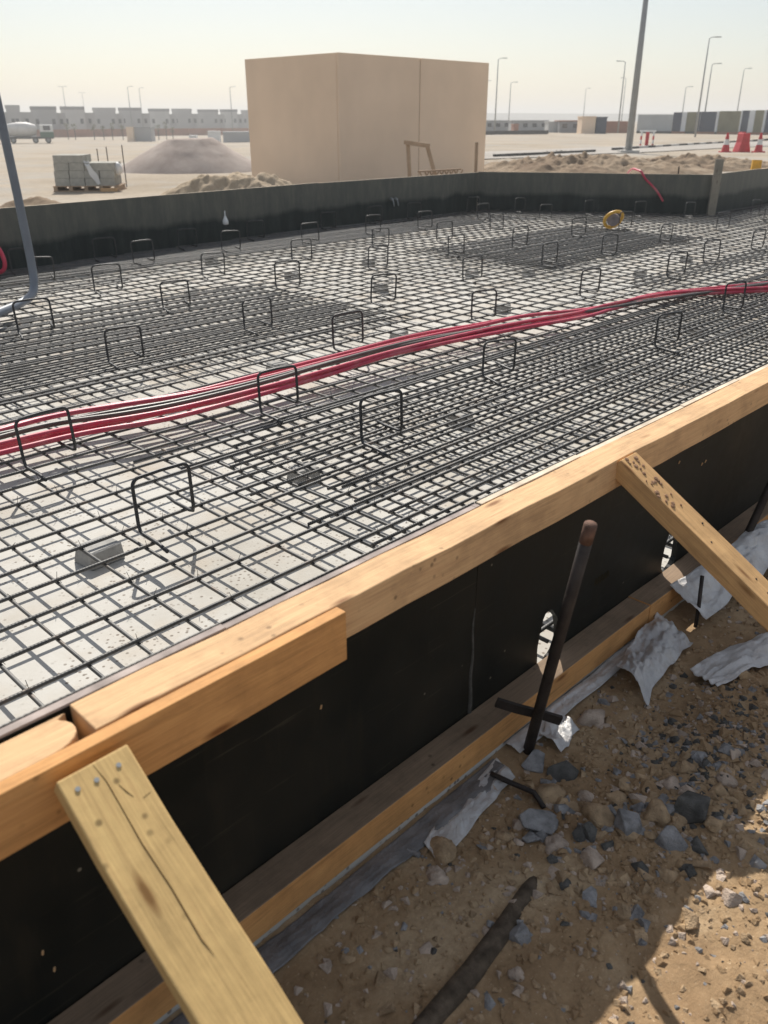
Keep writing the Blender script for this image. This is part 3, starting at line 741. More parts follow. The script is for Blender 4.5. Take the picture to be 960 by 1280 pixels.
# clips of tie wire
# grey bent pipe, upright at left
mb = MB(); pts = [(2.35, 7.40, .085), (3.02, 7.93, .082), (3.35, 8.20, .085), (3.56, 8.38, .12), (3.64, 8.47, .22), (3.67, 8.52, .42), (3.64, 8.50, 1.1), (3.57, 8.43, 2.0), (3.46, 8.32, 3.1)]
pts = catmull(pts, 6); mb.tube(pts, .041, 14)
tag(mb.build('conduit_pipe', M['grey_pipe'], None, smooth=True), 'tall grey bent plastic pipe rising at the left edge of the raft', 'pipe')
# red hose loop at left edge
mb = MB(); c = Vector((4.02, 10.05, .24))
mb.tube(catmull([c+RGT*a+Vector((0, 0, b)) for a, b in ((-.28, .16), (-.12, .2), (-.04, .12), (.0, -.02), (-.03, -.12), (-.14, -.16), (-.28, -.10))], 6), .024, 10)
tag(mb.build('hose_loop', M['red_pipe'], None, smooth=True), 'end loop of red hose against the far wall at the left edge', 'hose')
# red hose over the right wall
mb = MB(); mb.tube(catmull([(16.02, 8.08, .26), (15.95, 8.22, .46), (15.85, 8.42, .66), (15.82, 8.50, .775), (15.90, 8.62, .80), (16.25, 8.95, .80), (17.2, 9.6, .62), (18.6, 10.5, .40), (20.5, 11.8, .12), (22.0, 12.6, .0)], 6), .020, 9)
tag(mb.build('hose', M['red_pipe'], None, smooth=True), 'red hose hanging over the angled far wall into the raft', 'hose')
# yellow coil
co = empty('cable_coil', (13.05, 7.42, .06), FACE, 'yellow ring-shaped coil lying on the bars near the far wall', 'coil')
mb = MB()
pts = [(.145*math.cos(g)*(1+.12*math.sin(g)), -.05*math.sin(g), .135+.125*math.sin(g)+.03*math.cos(g)) for g in np.linspace(0, 2*math.pi, 30)]
mb.tube(pts, .026, 10, False); mb.build('yellow_band', M['yellow'], co, smooth=True)
mb = MB(); mb.lathe([(.02, -.03), (.10, -.03), (.10, .03), (.02, .03)], (0, .0, .13), 16, axis='x')
o = mb.build('bobbin', M['bobbin'], co, smooth=False); o.data.transform(Matrix.Translation((0, 0, .13)) @ Matrix.Rotation(R(70), 4, 'Z') @ Matrix.Rotation(R(35), 4, 'X') @ Matrix.Translation((0, 0, -.13)))
# white hanging sleeve on far wall + pale bolt pair
mb = MB(); mb.lathe([(.03, 0), (.045, .01), (.04, .06), (.02, .1), (.008, .13), (.006, .19)], (7.55, 10.62, .30), 10)
tag(mb.build('white_cap', M['white_plastic'], None, smooth=True), 'small white plastic cap hanging on the far formwork wall', 'plastic cap')
for i in range(2):
    mb = MB(); p = Vector((11.55+i*.11, 11.095, .40)); mb.tube([p+Vector((0, .012, 0)), p+Vector((0, -.05, -.02))], .022, 8); mb.tube([p+Vector((0, -.05, -.02)), p+Vector((.01, -.07, -.13))], .012, 6)
    tag(mb.build('tie_rod_end', M['lamp_steel'], None, smooth=True), ('left' if i == 0 else 'right') + ' one of two pale tie-rod ends poking from the far wall', 'tie rod', 'pale tie-rod ends on the far wall')

# ------------------------------------------------------------ near ground: stones, gravel, sheeting
def stone(sz, flat, ang, sd):
    rr = random.Random(sd); bm = bmesh.new()
    if ang:
        for q in range(13):
            v_ = Vector((rr.gauss(0, 1), rr.gauss(0, 1), rr.gauss(0, 1))).normalized()*rr.uniform(.8, 1.05)
            bm.verts.new((v_.x, v_.y*rr.uniform(.7, 1), v_.z*flat))
        r_ = bmesh.ops.convex_hull(bm, input=bm.verts[:])
        bmesh.ops.delete(bm, geom=[g for g in r_['geom_interior'] if isinstance(g, bmesh.types.BMVert)], context='VERTS')
        bmesh.ops.bevel(bm, geom=bm.edges[:], offset=.03, segments=1, affect='EDGES')
    else:
        bmesh.ops.create_icosphere(bm, subdivisions=3, radius=1)
        k1 = Vector((rr.uniform(-3, 3), rr.uniform(-3, 3), rr.uniform(-3, 3)))
        from mathutils import noise as mn
        for v_ in bm.verts:
            c = v_.co*(1 + .55*mn.noise(v_.co*1.0+k1) + .16*mn.noise(v_.co*3.1+k1)); v_.co = Vector((c.x, c.y*.8, c.z*flat))
    me = bpy.data.meshes.new('rock'); bm.to_mesh(me); bm.free()
    me.transform(Matrix.Scale(sz, 4))
    if not ang: me.polygons.foreach_set('use_smooth', [True]*len(me.polygons))
    return me
def gz(x, y): return float(near_z(np.array(x), np.array(y)))
# (x, y, half size, kind, angular)
ROCKS = []
def onground(px, py, z=-.085):
    b = -(py-640); g = 1037*math.cos(PITCH)+b*math.sin(PITCH); u = b*math.cos(PITCH)-1037*math.sin(PITCH); t = (z-EYE)/u
    p = RGT*((px-480)*t) + FWD*(g*t); return p.x, p.y
STN = [(672, 1027, 26, 'g', 1, 'large blue-grey crushed stone, leftmost of the big grey stones'), (780, 1036, 27, 'g', 1, 'largest blue-grey angular stone in the middle of the stone patch'),
       (837, 1062, 22, 'g', 1, 'blue-grey angular stone at the lower right of the stone patch'), (857, 1020, 26, 'd', 1, 'large dark greenish stone at the right of the stone patch'),
       (822, 1027, 17, 't', 0, 'rounded tan stone between the grey and dark stones'), (748, 1025, 18, 't', 0, 'rounded brown stone left of the largest grey stone'),
       (553, 1064, 17, 't', 0, 'rounded tan stone near the bottom timber beam'), (544, 1096, 14, 'p', 0, 'pale pinkish stone below the tan one near the bottom beam'),
       (686, 991, 18, 't', 0, 'oblong brown stone above the leftmost grey stone'), (694, 1058, 13, 'p', 0, 'pale upright oblong stone below the leftmost grey stone'),
       (738, 1078, 18, 'p', 1, 'pinkish angular stone below the stone patch'), (648, 1178, 18, 'g', 1, 'lone blue-grey stone beside the half-buried strip'),
       (668, 952, 20, 'g', 1, 'flat grey stone at the foot of the leaning pipe stake'), (703, 968, 20, 'd', 1, 'dark flat stone just right of the stake foot'),
       (735, 1045, 16, 'd', 1, 'dark angular stone left of the largest grey stone'), (666, 1046, 12, 'g', 1, 'small grey stone under the leftmost big grey stone'),
       (737, 899, 14, 'p', 0, 'pale stone beside the torn sheeting at the bottom beam'), (792, 1145, 13, 'g', 1, 'small pale grey stone in the shade below the patch'),
       (885, 1122, 9, 'p', 1, 'small white stone on the edge of the sunlit dirt'), (724, 1046, 12, 'd', 1, None), (873, 1065, 13, 'd', 1, None), (838, 985, 10, 'p', 0, None),
       (771, 997, 11, 't', 0, None), (733, 997, 9, 'p', 0, None), (629, 1042, 10, 't', 0, None), (516, 1066, 10, 'g', 1, None), (707, 1108, 10, 'd', 1, None), (860, 1095, 11, 'd', 1, None), (645, 1228, 9, 'p', 0, None), (610, 1262, 10, 'g', 1, None), (890, 1040, 10, 't', 0, None), (800, 1090, 12, 'd', 1, None), (690, 1075, 9, 'd', 1, None), (760, 1060, 10, 'd', 1, None), (905, 985, 9, 'p', 0, None), (855, 965, 9, 't', 0, None)]
def where(px, py):
    near = [(((px-a)**2+(py-b)**2), l, a, b) for a, b, _, _, _, l in STN if l]
    d_, l, a, b = min(near); l = ' '.join(l.split()[:3]).replace(' stone', '').replace(',', '') 
    side = ('right of' if px > a else 'left of') if abs(px-a) > abs(py-b) else ('below' if py > b else 'above')
    return side + ' the ' + l + ' stone'
KM = {'g': 'stone_grey', 'd': 'stone_dark', 't': 'stone_tan', 'p': 'stone_pink'}
KW = {'g': 'small blue-grey broken stone', 'd': 'small dark broken stone', 't': 'small tan rounded stone', 'p': 'small pale stone'}
for i, (px, py, hp, kd, ang, lb) in enumerate(STN):
    x, y = onground(px, py); dist = math.sqrt(x*x+y*y+1.78**2); sz = hp/1037*dist*1.12
    me = stone(sz, .62, ang, i+100); me.materials.append(M[KM[kd]])
    o = bpy.data.objects.new('rock', me); COL.objects.link(o); o.location = (x, y, gz(x, y)+sz*(.0 if not ang else .08)); o.rotation_euler = (random.uniform(-.3, .3), random.uniform(-.3, .3), random.uniform(0, 6))
    tag(o, lb or KW[kd] + ', ' + where(px, py), 'stone', None if lb else 'small loose stones in the gravel')
    if lb: o['group'] = 'stones lying on the dirt'
# gravel: thousands of small pebbles in one object per tint
cubs = []
for q in range(6):
    bm = bmesh.new(); rr = random.Random(q)
    for z in range(13):
        v_ = Vector((rr.gauss(0, 1), rr.gauss(0, 1), rr.gauss(0, 1))).normalized(); bm.verts.new((v_.x, v_.y, v_.z*.65))
    r_ = bmesh.ops.convex_hull(bm, input=bm.verts[:]); bm.verts.index_update()
    cubs.append(([v_.co.copy() for v_ in bm.verts], [[v_.index for v_ in f.verts] for f in bm.faces])); bm.free()
def gravel(name, n, box, smin, smax, mats, dens=None):
    mb = MB()
    for q in range(n):
        for tr_ in range(20):
            x = random.uniform(box[0], box[1]); y = random.uniform(box[2], box[3])
            if dens is None or random.random() < dens(x, y): break
        s = smin + (smax-smin)*random.random()**2.6; vs, fs = random.choice(cubs); a = random.uniform(0, 6.28); ca, sa = math.cos(a), math.sin(a); z = gz(x, y) + s*.10
        mb.add([(x+(p.x*ca-p.y*sa)*s, y+(p.x*sa+p.y*ca)*s, z+p.z*s) for p in vs], fs, random.choices(range(len(mats)), [6, 5, 1.6, 1][:len(mats)])[0])
    return tag(mb.build(name, [M[z] for z in mats]), kind='stuff')
def dn(x, y):
    return min(1, .25 + .9*math.exp(-(((x-1.95)/.55)**2 + ((y-.68)/.28)**2)) + .35*max(0, vnoise(np.array(x*3.), np.array(y*3.), 77)-.4)*2)
gravel('dirt_clods', 9000, (.2, 4.2, -.7, 1.10), .003, .016, ['near_dirt', 'near_dirt', 'stone_tan', 'stone_pink'], dn)
gravel('gravel', 4500, (.2, 4.2, -.7, 1.10), .003, .014, ['stone_tan', 'stone_pink', 'stone_grey', 'stone_dark'], dn)
gravel('pebbles', 650, (.3, 3.6, -.6, 1.08), .008, .024, ['stone_tan', 'stone_pink', 'near_dirt', 'stone_grey'], dn)
gravel('broken_stone', 260, (1.35, 2.6, .35, 1.0), .012, .034, ['stone_tan', 'stone_grey', 'near_dirt', 'stone_pink'], lambda x, y: math.exp(-(((x-1.85)/.4)**2 + ((y-.70)/.2)**2)))
gravel('crushed_stone', 700, (1.75, 2.55, .45, .95), .005, .020, ['stone_dark', 'near_dirt', 'stone_grey', 'stone_tan'], lambda x, y: math.exp(-(((x-2.12)/.33)**2 + ((y-.68)/.16)**2)))

def sheet(name, c0, u, v_, nu, nv, amp, label, sd, edge=.2, base=None, mat='poly'):
    nu, nv = nu*2, nv*2
    """crumpled plastic film: patch spanned by u and v_, rough outline, laid on the ground"""
    c0 = Vector(c0); u = Vector(u); v_ = Vector(v_); mb = MB()
    for j in range(nv+1):
        for i in range(nu+1):
            a, b = i/nu, j/nv
            e0 = edge*(float(vnoise(np.array(a*6.+sd), np.array(.3), sd))-.3); e1 = edge*(float(vnoise(np.array(a*7.+sd), np.array(9.3), sd))-.3)
            bb = e0 + b*(1-e0-e1) if True else b
            p = c0 + u*a + v_*bb
            n1 = float(fbm(np.array(a*5.+sd), np.array(b*2.5), 4, sd)); n2 = abs(float(fbm(np.array(a*11.+sd*2), np.array(b*5.5+a*6), 3, sd+5)))
            h = amp*(max(n1+.25, 0)*1.3 + n2*.6)*math.sin(math.pi*min(max(b, .06), .94))**.5
            mb.v.append((p.x, p.y, max(p.z, gz(p.x, p.y)+.006 if p.y < 1.15 else p.z)+h))
    for j in range(nv):
        for i in range(nu):
            k0 = j*(nu+1)+i; mb.f.append((k0, k0+1, k0+nu+2, k0+nu+1)); mb.m.append(0)
    o = mb.build(name, M[mat], None, smooth=True)
    md = o.modifiers.new('thick', 'SOLIDIFY'); md.thickness = .0012
    return tag(o, label, 'plastic sheet', 'plastic sheeting along the formwork')
M['poly_grey'] = simple('poly_grey', (.16, .155, .155), .45, .35, 12, .4, .4)
sheet('plastic_sheet', (.3, 1.065, -.088), (1.35, 0, 0), (0, .082, .012), 60, 7, .012, 'long grey strip of plastic sheeting under the bottom beam at lower centre', 3, mat='poly_grey')
sheet('plastic_sheet', (1.72, 1.09, -.07), (.9, 0, 0), (0, .07, 0), 40, 6, .02, 'narrow plastic strip along the bottom beam right of the leaning stake', 5)
sheet('plastic_sheet', (1.24, 1.0, -.088), (.40, .05, 0), (.02, .085, .012), 26, 12, .018, 'crumpled pinkish grey sheet left of the stake foot', 8, .15)
sheet('plastic_sheet', (1.82, 1.0, -.08), (.13, .02, 0), (.01, .10, .02), 12, 8, .03, 'small scrap of white sheet right of the leaning stake', 11, .25)
sheet('plastic_sheet', (2.22, .93, -.08), (.42, .05, .0), (.05, .17, .05), 32, 16, .07, 'crumpled white sheet against the bottom beam right of the stake', 13, .16)
sheet('plastic_sheet', (2.42, .78, -.08), (.75, -.20, 0), (.05, .14, .03), 36, 14, .06, 'torn white sheet trailing to the right edge over the dirt', 17, .2)
sheet('plastic_sheet', (2.78, .99, -.04), (.8, -.06, .05), (.0, .17, .10), 30, 12, .05, 'white sheet bunched behind the thick brace at the right edge', 19, .2)
# concrete spill edge beneath bottom beam
mb = MB()
# ------------------------------------------------------------ beige kiosk
cpt = P(424, 20.2); kz = tzp(cpt)
kr = empty('kiosk', (cpt.x, cpt.y, kz), 0, 'plain windowless beige precast kiosk standing behind the far formwork wall', 'kiosk')
H = 3.13 - kz; LX, LY = 5.80, 3.62
mb = MB(); mb.box(.02, LX, .02, LY, 0, H-.05); mb.build('core', M['kiosk_joint'], kr)
def slab(n, a, b, along):
    mb = MB()
    if along == 'x': mb.box(a, b, 0, .06, -.3, H)
    else: mb.box(0, .06, a, b, -.3, H)
    mb.build('wall_panel', M['kiosk'], kr, bevel=.015)
slab(0, .004, 2.90, 'x'); slab(1, 2.925, LX, 'x')
mb = MB(); mb.box(0, .06, .066, LY, -.3, H-.002); mb.build('wall_panel', M['kiosk'], kr, bevel=.015)
mb = MB(); mb.box(LX-.06, LX-.001, .066, LY, -.3, H-.002); mb.build('wall_panel', M['kiosk'], kr)
mb = MB(); mb.box(.06, LX-.06, LY-.06, LY, -.3, H-.004); mb.build('wall_panel', M['kiosk'], kr)
mb = MB(); mb.box(.03, LX-.03, .03, LY-.03, H-.07, H-.02); mb.build('roof_slab', M['kiosk'], kr)

# ------------------------------------------------------------ spoil banks
def heap(name, c, rz, a, b, h, mat, label, cat, sd, rough=.25, n=70, flat=.0, pw=1.0, fr=2.2):
    def zf(X, Y):
        r = np.sqrt((X/a)**2 + (Y/b)**2); r = np.where(r < flat, 0, (r-flat)/(1-flat)); base = np.clip(1-r, 0, 1)**pw
        nz = fbm(X*fr+sd, Y*fr+sd*3, 5, sd)
        return h*base*(1+rough*2*nz) - .05 + .08*rough*nz*(base > 0)
    o = gridobj(name, np.linspace(-a*1.02, a*1.02, n), np.linspace(-b*1.02, b*1.02, max(24, int(n*b/a))), zf, mat)
    o.location = (c.x, c.y, tzp(c)); o.rotation_euler = (0, 0, rz); return tag(o, label, cat)
heap('gravel_pile', P(234, 31.2), FACE, 2.95, 2.4, 1.16, M['pile_gravel'], 'broad heap of grey-pink gravel left of the kiosk', 'gravel heap', 5, .09, 90, .30, .9, 1.1)
heap('dirt_mound', P(290, 18.4), FACE, 2.1, .95, .62, M['mound_pale'], 'low rough mound of pale dirt in front of the kiosk', 'dirt mound', 9, .30, 130, .40, .65, 3.4)
heap('dirt_mound', P(30, 17.8), FACE, 1.1, .7, .22, M['mound_dirt'], 'low strip of disturbed dirt left of the block pallet', 'dirt mound', 10, .6, 50, .2, .8, 3)
heap('spoil_bank', P(735, 31.0), FACE, 5.2, 2.6, .50, M['mound_dirt'], 'long brown spoil bank behind the angled formwork wall', 'dirt mound', 12, .62, 170, .25, .7, 2.4)
heap('spoil_bank', P(885, 33.0), FACE, 4.2, 2.4, .45, M['mound_dirt'], 'rough spoil bank at the right with a shaded trench edge', 'dirt mound', 14, .65, 160, .25, .7, 2.6)
heap('spoil_bank', P(640, 36.0), FACE, 2.6, 1.6, .22, M['sand'], 'low pale sand bank beside the kiosk corner', 'dirt mound', 17, .6, 60, .2, .9, 1.7)

# ------------------------------------------------------------ pallet of blocks
pr = P(95, 22.0); pal = empty('pallet', pr, FACE+.10, 'wooden pallet carrying the stack of concrete blocks', 'pallet')
W = 1.62
for z0 in (0, .125):
    for i in range(6):
        mb = MB(); y0 = i*.19; mb.box(-W/2-.06, W/2+.10, y0, y0+.13, z0, z0+.022); mb.build('deck_board', M['timber_old'], pal)
for i in range(5):
    mb = MB(); x = -W/2+i*W/4; mb.box(x-.05, x+.05, 0.004, 1.07, .0225, .1245); mb.build('stringer', M['timber_old'], pal)
bs = empty('block_stack', pr + Vector((0, 0, .1475)), FACE+.10, 'wrapped stack of grey concrete blocks on the pallet, stepped higher on the left', 'block stack')
bmk = MB(); bmk.box(-.193, .193, -.095, .095, 0, .188); bme = bmk.mesh('concrete_block'); bme.materials.append(M['block'])
for c_ in range(4):
    for r_ in range(5):
        for q in range(4):
            if c_ == 3 and q > 1: continue
            o = bpy.data.objects.new('concrete_block', bme); COL.objects.link(o); o.parent = bs
            o.location = (-.60+q*.40+random.uniform(-.012, .012)+(.03 if c_ > 1 else 0), .11+r_*.205+random.uniform(-.008, .008), c_*.193); o.rotation_euler = (0, 0, random.uniform(-.03, .03))
mb = MB(); b0 = 0
for i in range(13):
    t = i/12
    for j in range(5):
        x = .08 + .30*t + (j-2)*.045*(1-.2*t) + .02*math.sin(t*7+j); z = .62 - .58*t + .02*math.sin(j*2+t*9); y = -.012 - .02*abs(math.sin(t*5+j*1.7))
        if t < .12: y = .05
        mb.v.append((x, y, z))
for i in range(12):
    for j in range(4): k0 = i*5+j; mb.f.append((k0, k0+1, k0+6, k0+5)); mb.m.append(0)
mb.build('plastic_wrap', M['white_plastic'], bs, smooth=True)
mb = MB(); mb.lathe([(.02, 0), (.11, .05), (.13, .18), (.09, .28), (.02, .33)], (.86, .3, .25), 9)
o = mb.build('plastic_bag', M['white_plastic'], bs, smooth=True)
mb = MB(); mb.board((.42, -.12, .05), (.86, -.10, .05), (0,0,1), .09, .09, 2); o = mb.build('timber_offcut', M['timber'], None)
o.location = pr; o.rotation_euler = (0, 0, FACE+.10); tag(o, 'pale timber offcut lying against the right end of the pallet', 'timber')
for i, px in enumerate((116, 128, 148)):
    mb = MB(); p = P(px, 23.5); mb.tube([p, p+Vector((0, 0, 1.02+.05*i))], .014, 6)
    tag(mb.build('rebar_peg', M['stake_steel']), ['thin rod behind the block stack, at the step in its top', 'thin rod behind the middle of the block stack', 'thin rod behind the right end of the block stack'][i], 'peg', 'thin rods behind the block stack')

# ------------------------------------------------------------ street furniture on the right
def lamp(px, d, h, arm, label, r=.075, double=False):
    p = P(px, d); root = empty('street_lamp', p, FACE, label, 'street lamp', 'street lamps of the estate')
    mb = MB(); mb.tube([(0,0,-.2), (0,0,h*.5), (0,0,h)], [r*1.35, r*1.1, r*.75], 10); mb.build('pole', M['lamp_steel'], root, smooth=True)
    for s in ((-1, 1) if double else (arm,)):
        mb = MB(); mb.tube([(0,0,h-.05), (s*.2,0,h+.10), (s*.75,0,h+.15)], r*.55, 8); mb.build('arm', M['lamp_steel'], root, smooth=True)
        mb = MB(); mb.box(min(s*.6, s*1.25), max(s*.6, s*1.25), -.12, .12, h+.09, h+.19); mb.build('lamp_head', M['lamp_steel'], root, bevel=.03)
    return root
big = lamp(790, 48.5, 10.5, 1, 'tall close grey lamp pole whose head is above the picture', .155)
mb = MB(); mb.box(-.55, .55, -.4, .4, -.15, .16); mb.build('plinth', M['kerb_pale'], big)
lamp(619, 118, 9.3, 1, 'street lamp just right of the kiosk with its arm to the right')
lamp(636, 150, 7.6, 1, 'plain thin pole right of the kiosk, beside the taller lamp', .07)
lamp(774, 116, 8.8, -1, 'street lamp with its arm to the left, just left of the tall close pole')
lamp(777, 190, 10.0, -1, 'far lamp almost hidden behind the left-armed lamp')
lamp(852, 150, 6.9, 1, 'small faint lamp above the grey hoarding on the right')
lamp(872, 92, 9.6, 1, 'tallest of the lamps standing before the olive hoarding on the right')
lamp(880, 112, 8.3, 1, 'second lamp just right of the tallest one at the hoarding')
lamp(920, 140, 9.2, 1, 'lamp rising behind the hoarding near the right edge')
lamp(729, 230, 9.3, 1, 'faint far lamp between the low buildings right of the kiosk')
lamp(164, 185, 10.4, 1, 'nearer of two lamps above the villa row left of the kiosk')
lamp(178, 205, 10.8, 1, 'second of two lamps above the villa row left of the kiosk')
lamp(290, 180, 10.2, 1, 'lamp above the villa row just left of the kiosk')
lamp(84, 230, 12.0, 1, 'faint lamp behind the villas above the mixer truck', double=True)
lamp(107, 300, 12.5, 1, 'faintest lamp far behind the villa row', double=True)
lamp(605, 190, 9.5, 1, 'thin far lamp right at the edge of the kiosk')

def cone(px, d, label):
    root = empty('traffic_cone', P(px, d), FACE, label, 'traffic cone', 'red and white cones by the road')
    mb = MB(); mb.box(-.3, .3, -.3, .3, 0, .07); mb.build('base', M['red_plastic'], root)
    def r_(z): return .25 - .18*z
    for z0, z1, mt in ((.07, .42, 'red_plastic'), (.42, .72, 'white_paint'), (.72, 1.08, 'red_plastic')):
        mb = MB(); mb.lathe([(r_(z0), z0), (r_(z1), z1-.0005)], (0,0,0), 16); mb.build('band', M[mt], root, smooth=False)
cone(913, 49.5, 'red cone with a white band left of the red barrier')
cone(955, 49.0, 'red cone with a white band at the right edge beyond the red barrier')
br_ = empty('road_barrier', P(934, 49.5), FACE+.15, 'solid red plastic road barrier between the two cones', 'road barrier')
mb = MB(); prof = [(-.40, 0), (.40, 0), (.37, .12), (.25, .55), (.22, 1.05), (-.22, 1.05), (-.25, .55), (-.38, .12)]
n = 8; mb.add([(x, -.30, z) for x, z in prof] + [(x, .4, z) for x, z in prof], [tuple(range(n)), tuple(range(n, 2*n))[::-1]] + [(i+n, (i+1) % n+n, (i+1) % n, i) for i in range(n)])
mb.build('body', M['red_plastic'], br_, bevel=.03)
mb = MB(); mb.box(-.12, .12, .1, .5, 1.05, 1.12); mb.build('fill_cap', M['red_plastic'], br_)
gt = empty('barrier_frame', P(812, 57.0), FACE, 'red and white striped barrier frame right of the tall lamp pole', 'barrier')
for x, w in ((-.42, .10), (0, .22), (.42, .10)):
    for q in range(4):
        mb = MB(); mb.box(x-w/2, x+w/2, -.05, .05, q*.25+.001, q*.25+.249); mb.build('stripe', M['red_plastic' if (q % 2 == 0 or w > .2) else 'white_paint'], gt)
mb = MB(); mb.box(-.55, .55, -.06, .06, 1.0, 1.12); mb.build('top_rail', M['white_paint'], gt)

# road with kerbs on the right
def strip(name, pts, w, mat, kind, z=.03):
    mb = MB(); V_ = [Vector((p.x, p.y, 0)) for p in pts]; out = []
    for i, p in enumerate(V_):
        d_ = (V_[min(i+1, len(V_)-1)] - V_[max(i-1, 0)]).normalized(); nrm = Vector((-d_.y, d_.x, 0))
        out.append((p + nrm*w/2, p - nrm*w/2))
    for a, b in out:
        for p in (a, b): mb.v.append((p.x, p.y, tzp(p)+z))
    for i in range(len(out)-1): mb.f.append((2*i, 2*i+1, 2*i+3, 2*i+2)); mb.m.append(0)
    return tag(mb.build(name, mat), kind=kind)
def path(pl, n=40):
    c = catmull([at(px, d) for px, d in pl], n); return c
strip('road', path([(150, 33), (420, 39), (620, 45), (760, 52), (880, 60), (1000, 70), (1150, 90)], 14), 7.0, M['road'], 'structure', .04)
def kerb(pl, label, seg=1.0, alt=True, h=.16):
    c = path(pl, 30); root = empty('kerb', (c[0].x, c[0].y, tzp(c[0])), 0, label, 'kerb'); acc = 0; pts = [c[0]]
    for p in c[1:]:
        if (p-pts[-1]).length >= seg: pts.append(p)
    for i in range(len(pts)-1):
        a, b = pts[i], pts[i+1]; dd = (b-a).normalized()*.01; mb = MB(); z = tzp(a); mb.obox(a+dd, b-dd, .2, z-.05, z+h)
        mb.build('kerbstone', M['kerb_dark' if (not alt or i % 2 == 0) else 'kerb_pale'], root, True)
kerb([(622, 42.5), (680, 45.0), (750, 49.0)], 'dark kerb line along the sandy road right of the kiosk', 1.0, False)
kerb([(772, 52), (850, 60), (960, 76), (1050, 95)], 'kerb of alternating dark and pale stones along the road at the right', 1.2, True)

# hoarding of coloured panels
ho = empty('hoarding', P(797, 112), 0, 'site hoarding of grey, navy and olive panels along the right horizon', 'hoarding')
segs = [(797, 841, 'hoard_grey'), (841, 852, 'hoard_navy'), (852, 858, 'hoard_white'), (858, 870, 'hoard_olive'), (870, 875, 'hoard_navy'), (875, 895, 'hoard_navy'), (895, 898, 'hoard_white'), (898, 925, 'hoard_olive'), (925, 927, 'hoard_white'), (927, 936, 'hoard_navy'), (936, 943, 'hoard_white'), (943, 954, 'hoard_olive'), (954, 957, 'hoard_white'), (957, 985, 'hoard_navy'), (985, 1010, 'hoard_olive'), (1010, 1040, 'hoard_navy')]
for i, (a, b, mt) in enumerate(segs):
    da = 116 - (a-797)/243*16; db = 116 - (b-797)/243*16; p = at(a, da); q = at(b, db); z = tzp(p); dd = (q-p).normalized()*.03
    mb = MB(); mb.obox(p+dd, q-dd, .12 if mt != 'hoard_white' else .2, z+.05, z+(2.35 if a < 841 else 2.55)+.5*(a-797)/243); mb.build('panel', M[mt], ho, True)
    mb = MB(); mb.obox(p+RGT*.0-FWD*.15, q-FWD*.15, .1, z-.1, z+.28); mb.build('base_strip', M['brick_red' if i % 3 else 'kerb_dark'], ho, True)

# ------------------------------------------------------------ low sheds and stores in the middle distance
def shed(px0, px1, d, h, mat, label, cat, name, top=None, dpt=3.0, wins=0):
    p = P((px0+px1)/2, d); w_ = (px1-px0)/1037.4*d; root = empty(name, p, FACE, label, cat)
    mb = MB(); mb.box(-w_/2, w_/2, 0, dpt, -.1, h); mb.build('wall', M[mat], root, bevel=.03)
    mb = MB(); mb.box(-w_/2-.06, w_/2+.06, -.08, dpt+.06, h+.002, h+.14); mb.build('roof', M[top or mat], root)
    for i in range(wins):
        x = -w_/2 + w_*(i+.5)/wins; mb = MB(); mb.box(x-.35, x+.35, -.03, .02, h*.42, h*.8); mb.build('window', M['glass_dark'], root)
    return root
shed(728, 745, 112, 2.0, 'kiosk', 'beige cabin left of the tall lamp pole', 'cabin', 'site_cabin')
shed(746, 759, 112, 1.95, 'hoard_navy', 'navy container beside the beige cabin', 'container', 'container')
shed(759, 788, 118, 1.4, 'brick_red', 'low reddish brick building left of the hoarding', 'building', 'brick_store')
shed(700, 727, 120, 1.5, 'villa_top', 'low shed with dark windows left of the beige cabin', 'shed', 'site_shed', 'brick_red', 4, 2)
shed(686, 700, 122, 1.35, 'villa_pale', 'small pale cabin left of the dark shed', 'cabin', 'site_cabin')
shed(640, 686, 135, 1.5, 'villa', 'long grey low building right of the kiosk', 'building', 'low_building', None, 4, 4)
shed(607, 639, 140, 1.5, 'villa', 'grey low building directly beside the kiosk edge', 'building', 'low_building', None, 4, 3)
shed(643, 649, 128, 1.0, 'brick_red', 'small reddish hut in front of the long grey building', 'hut', 'brick_hut')
kerb([(600, 105), (640, 107), (690, 109)], 'long low dark wall before the grey buildings right of the kiosk', 2.5, False, .45)
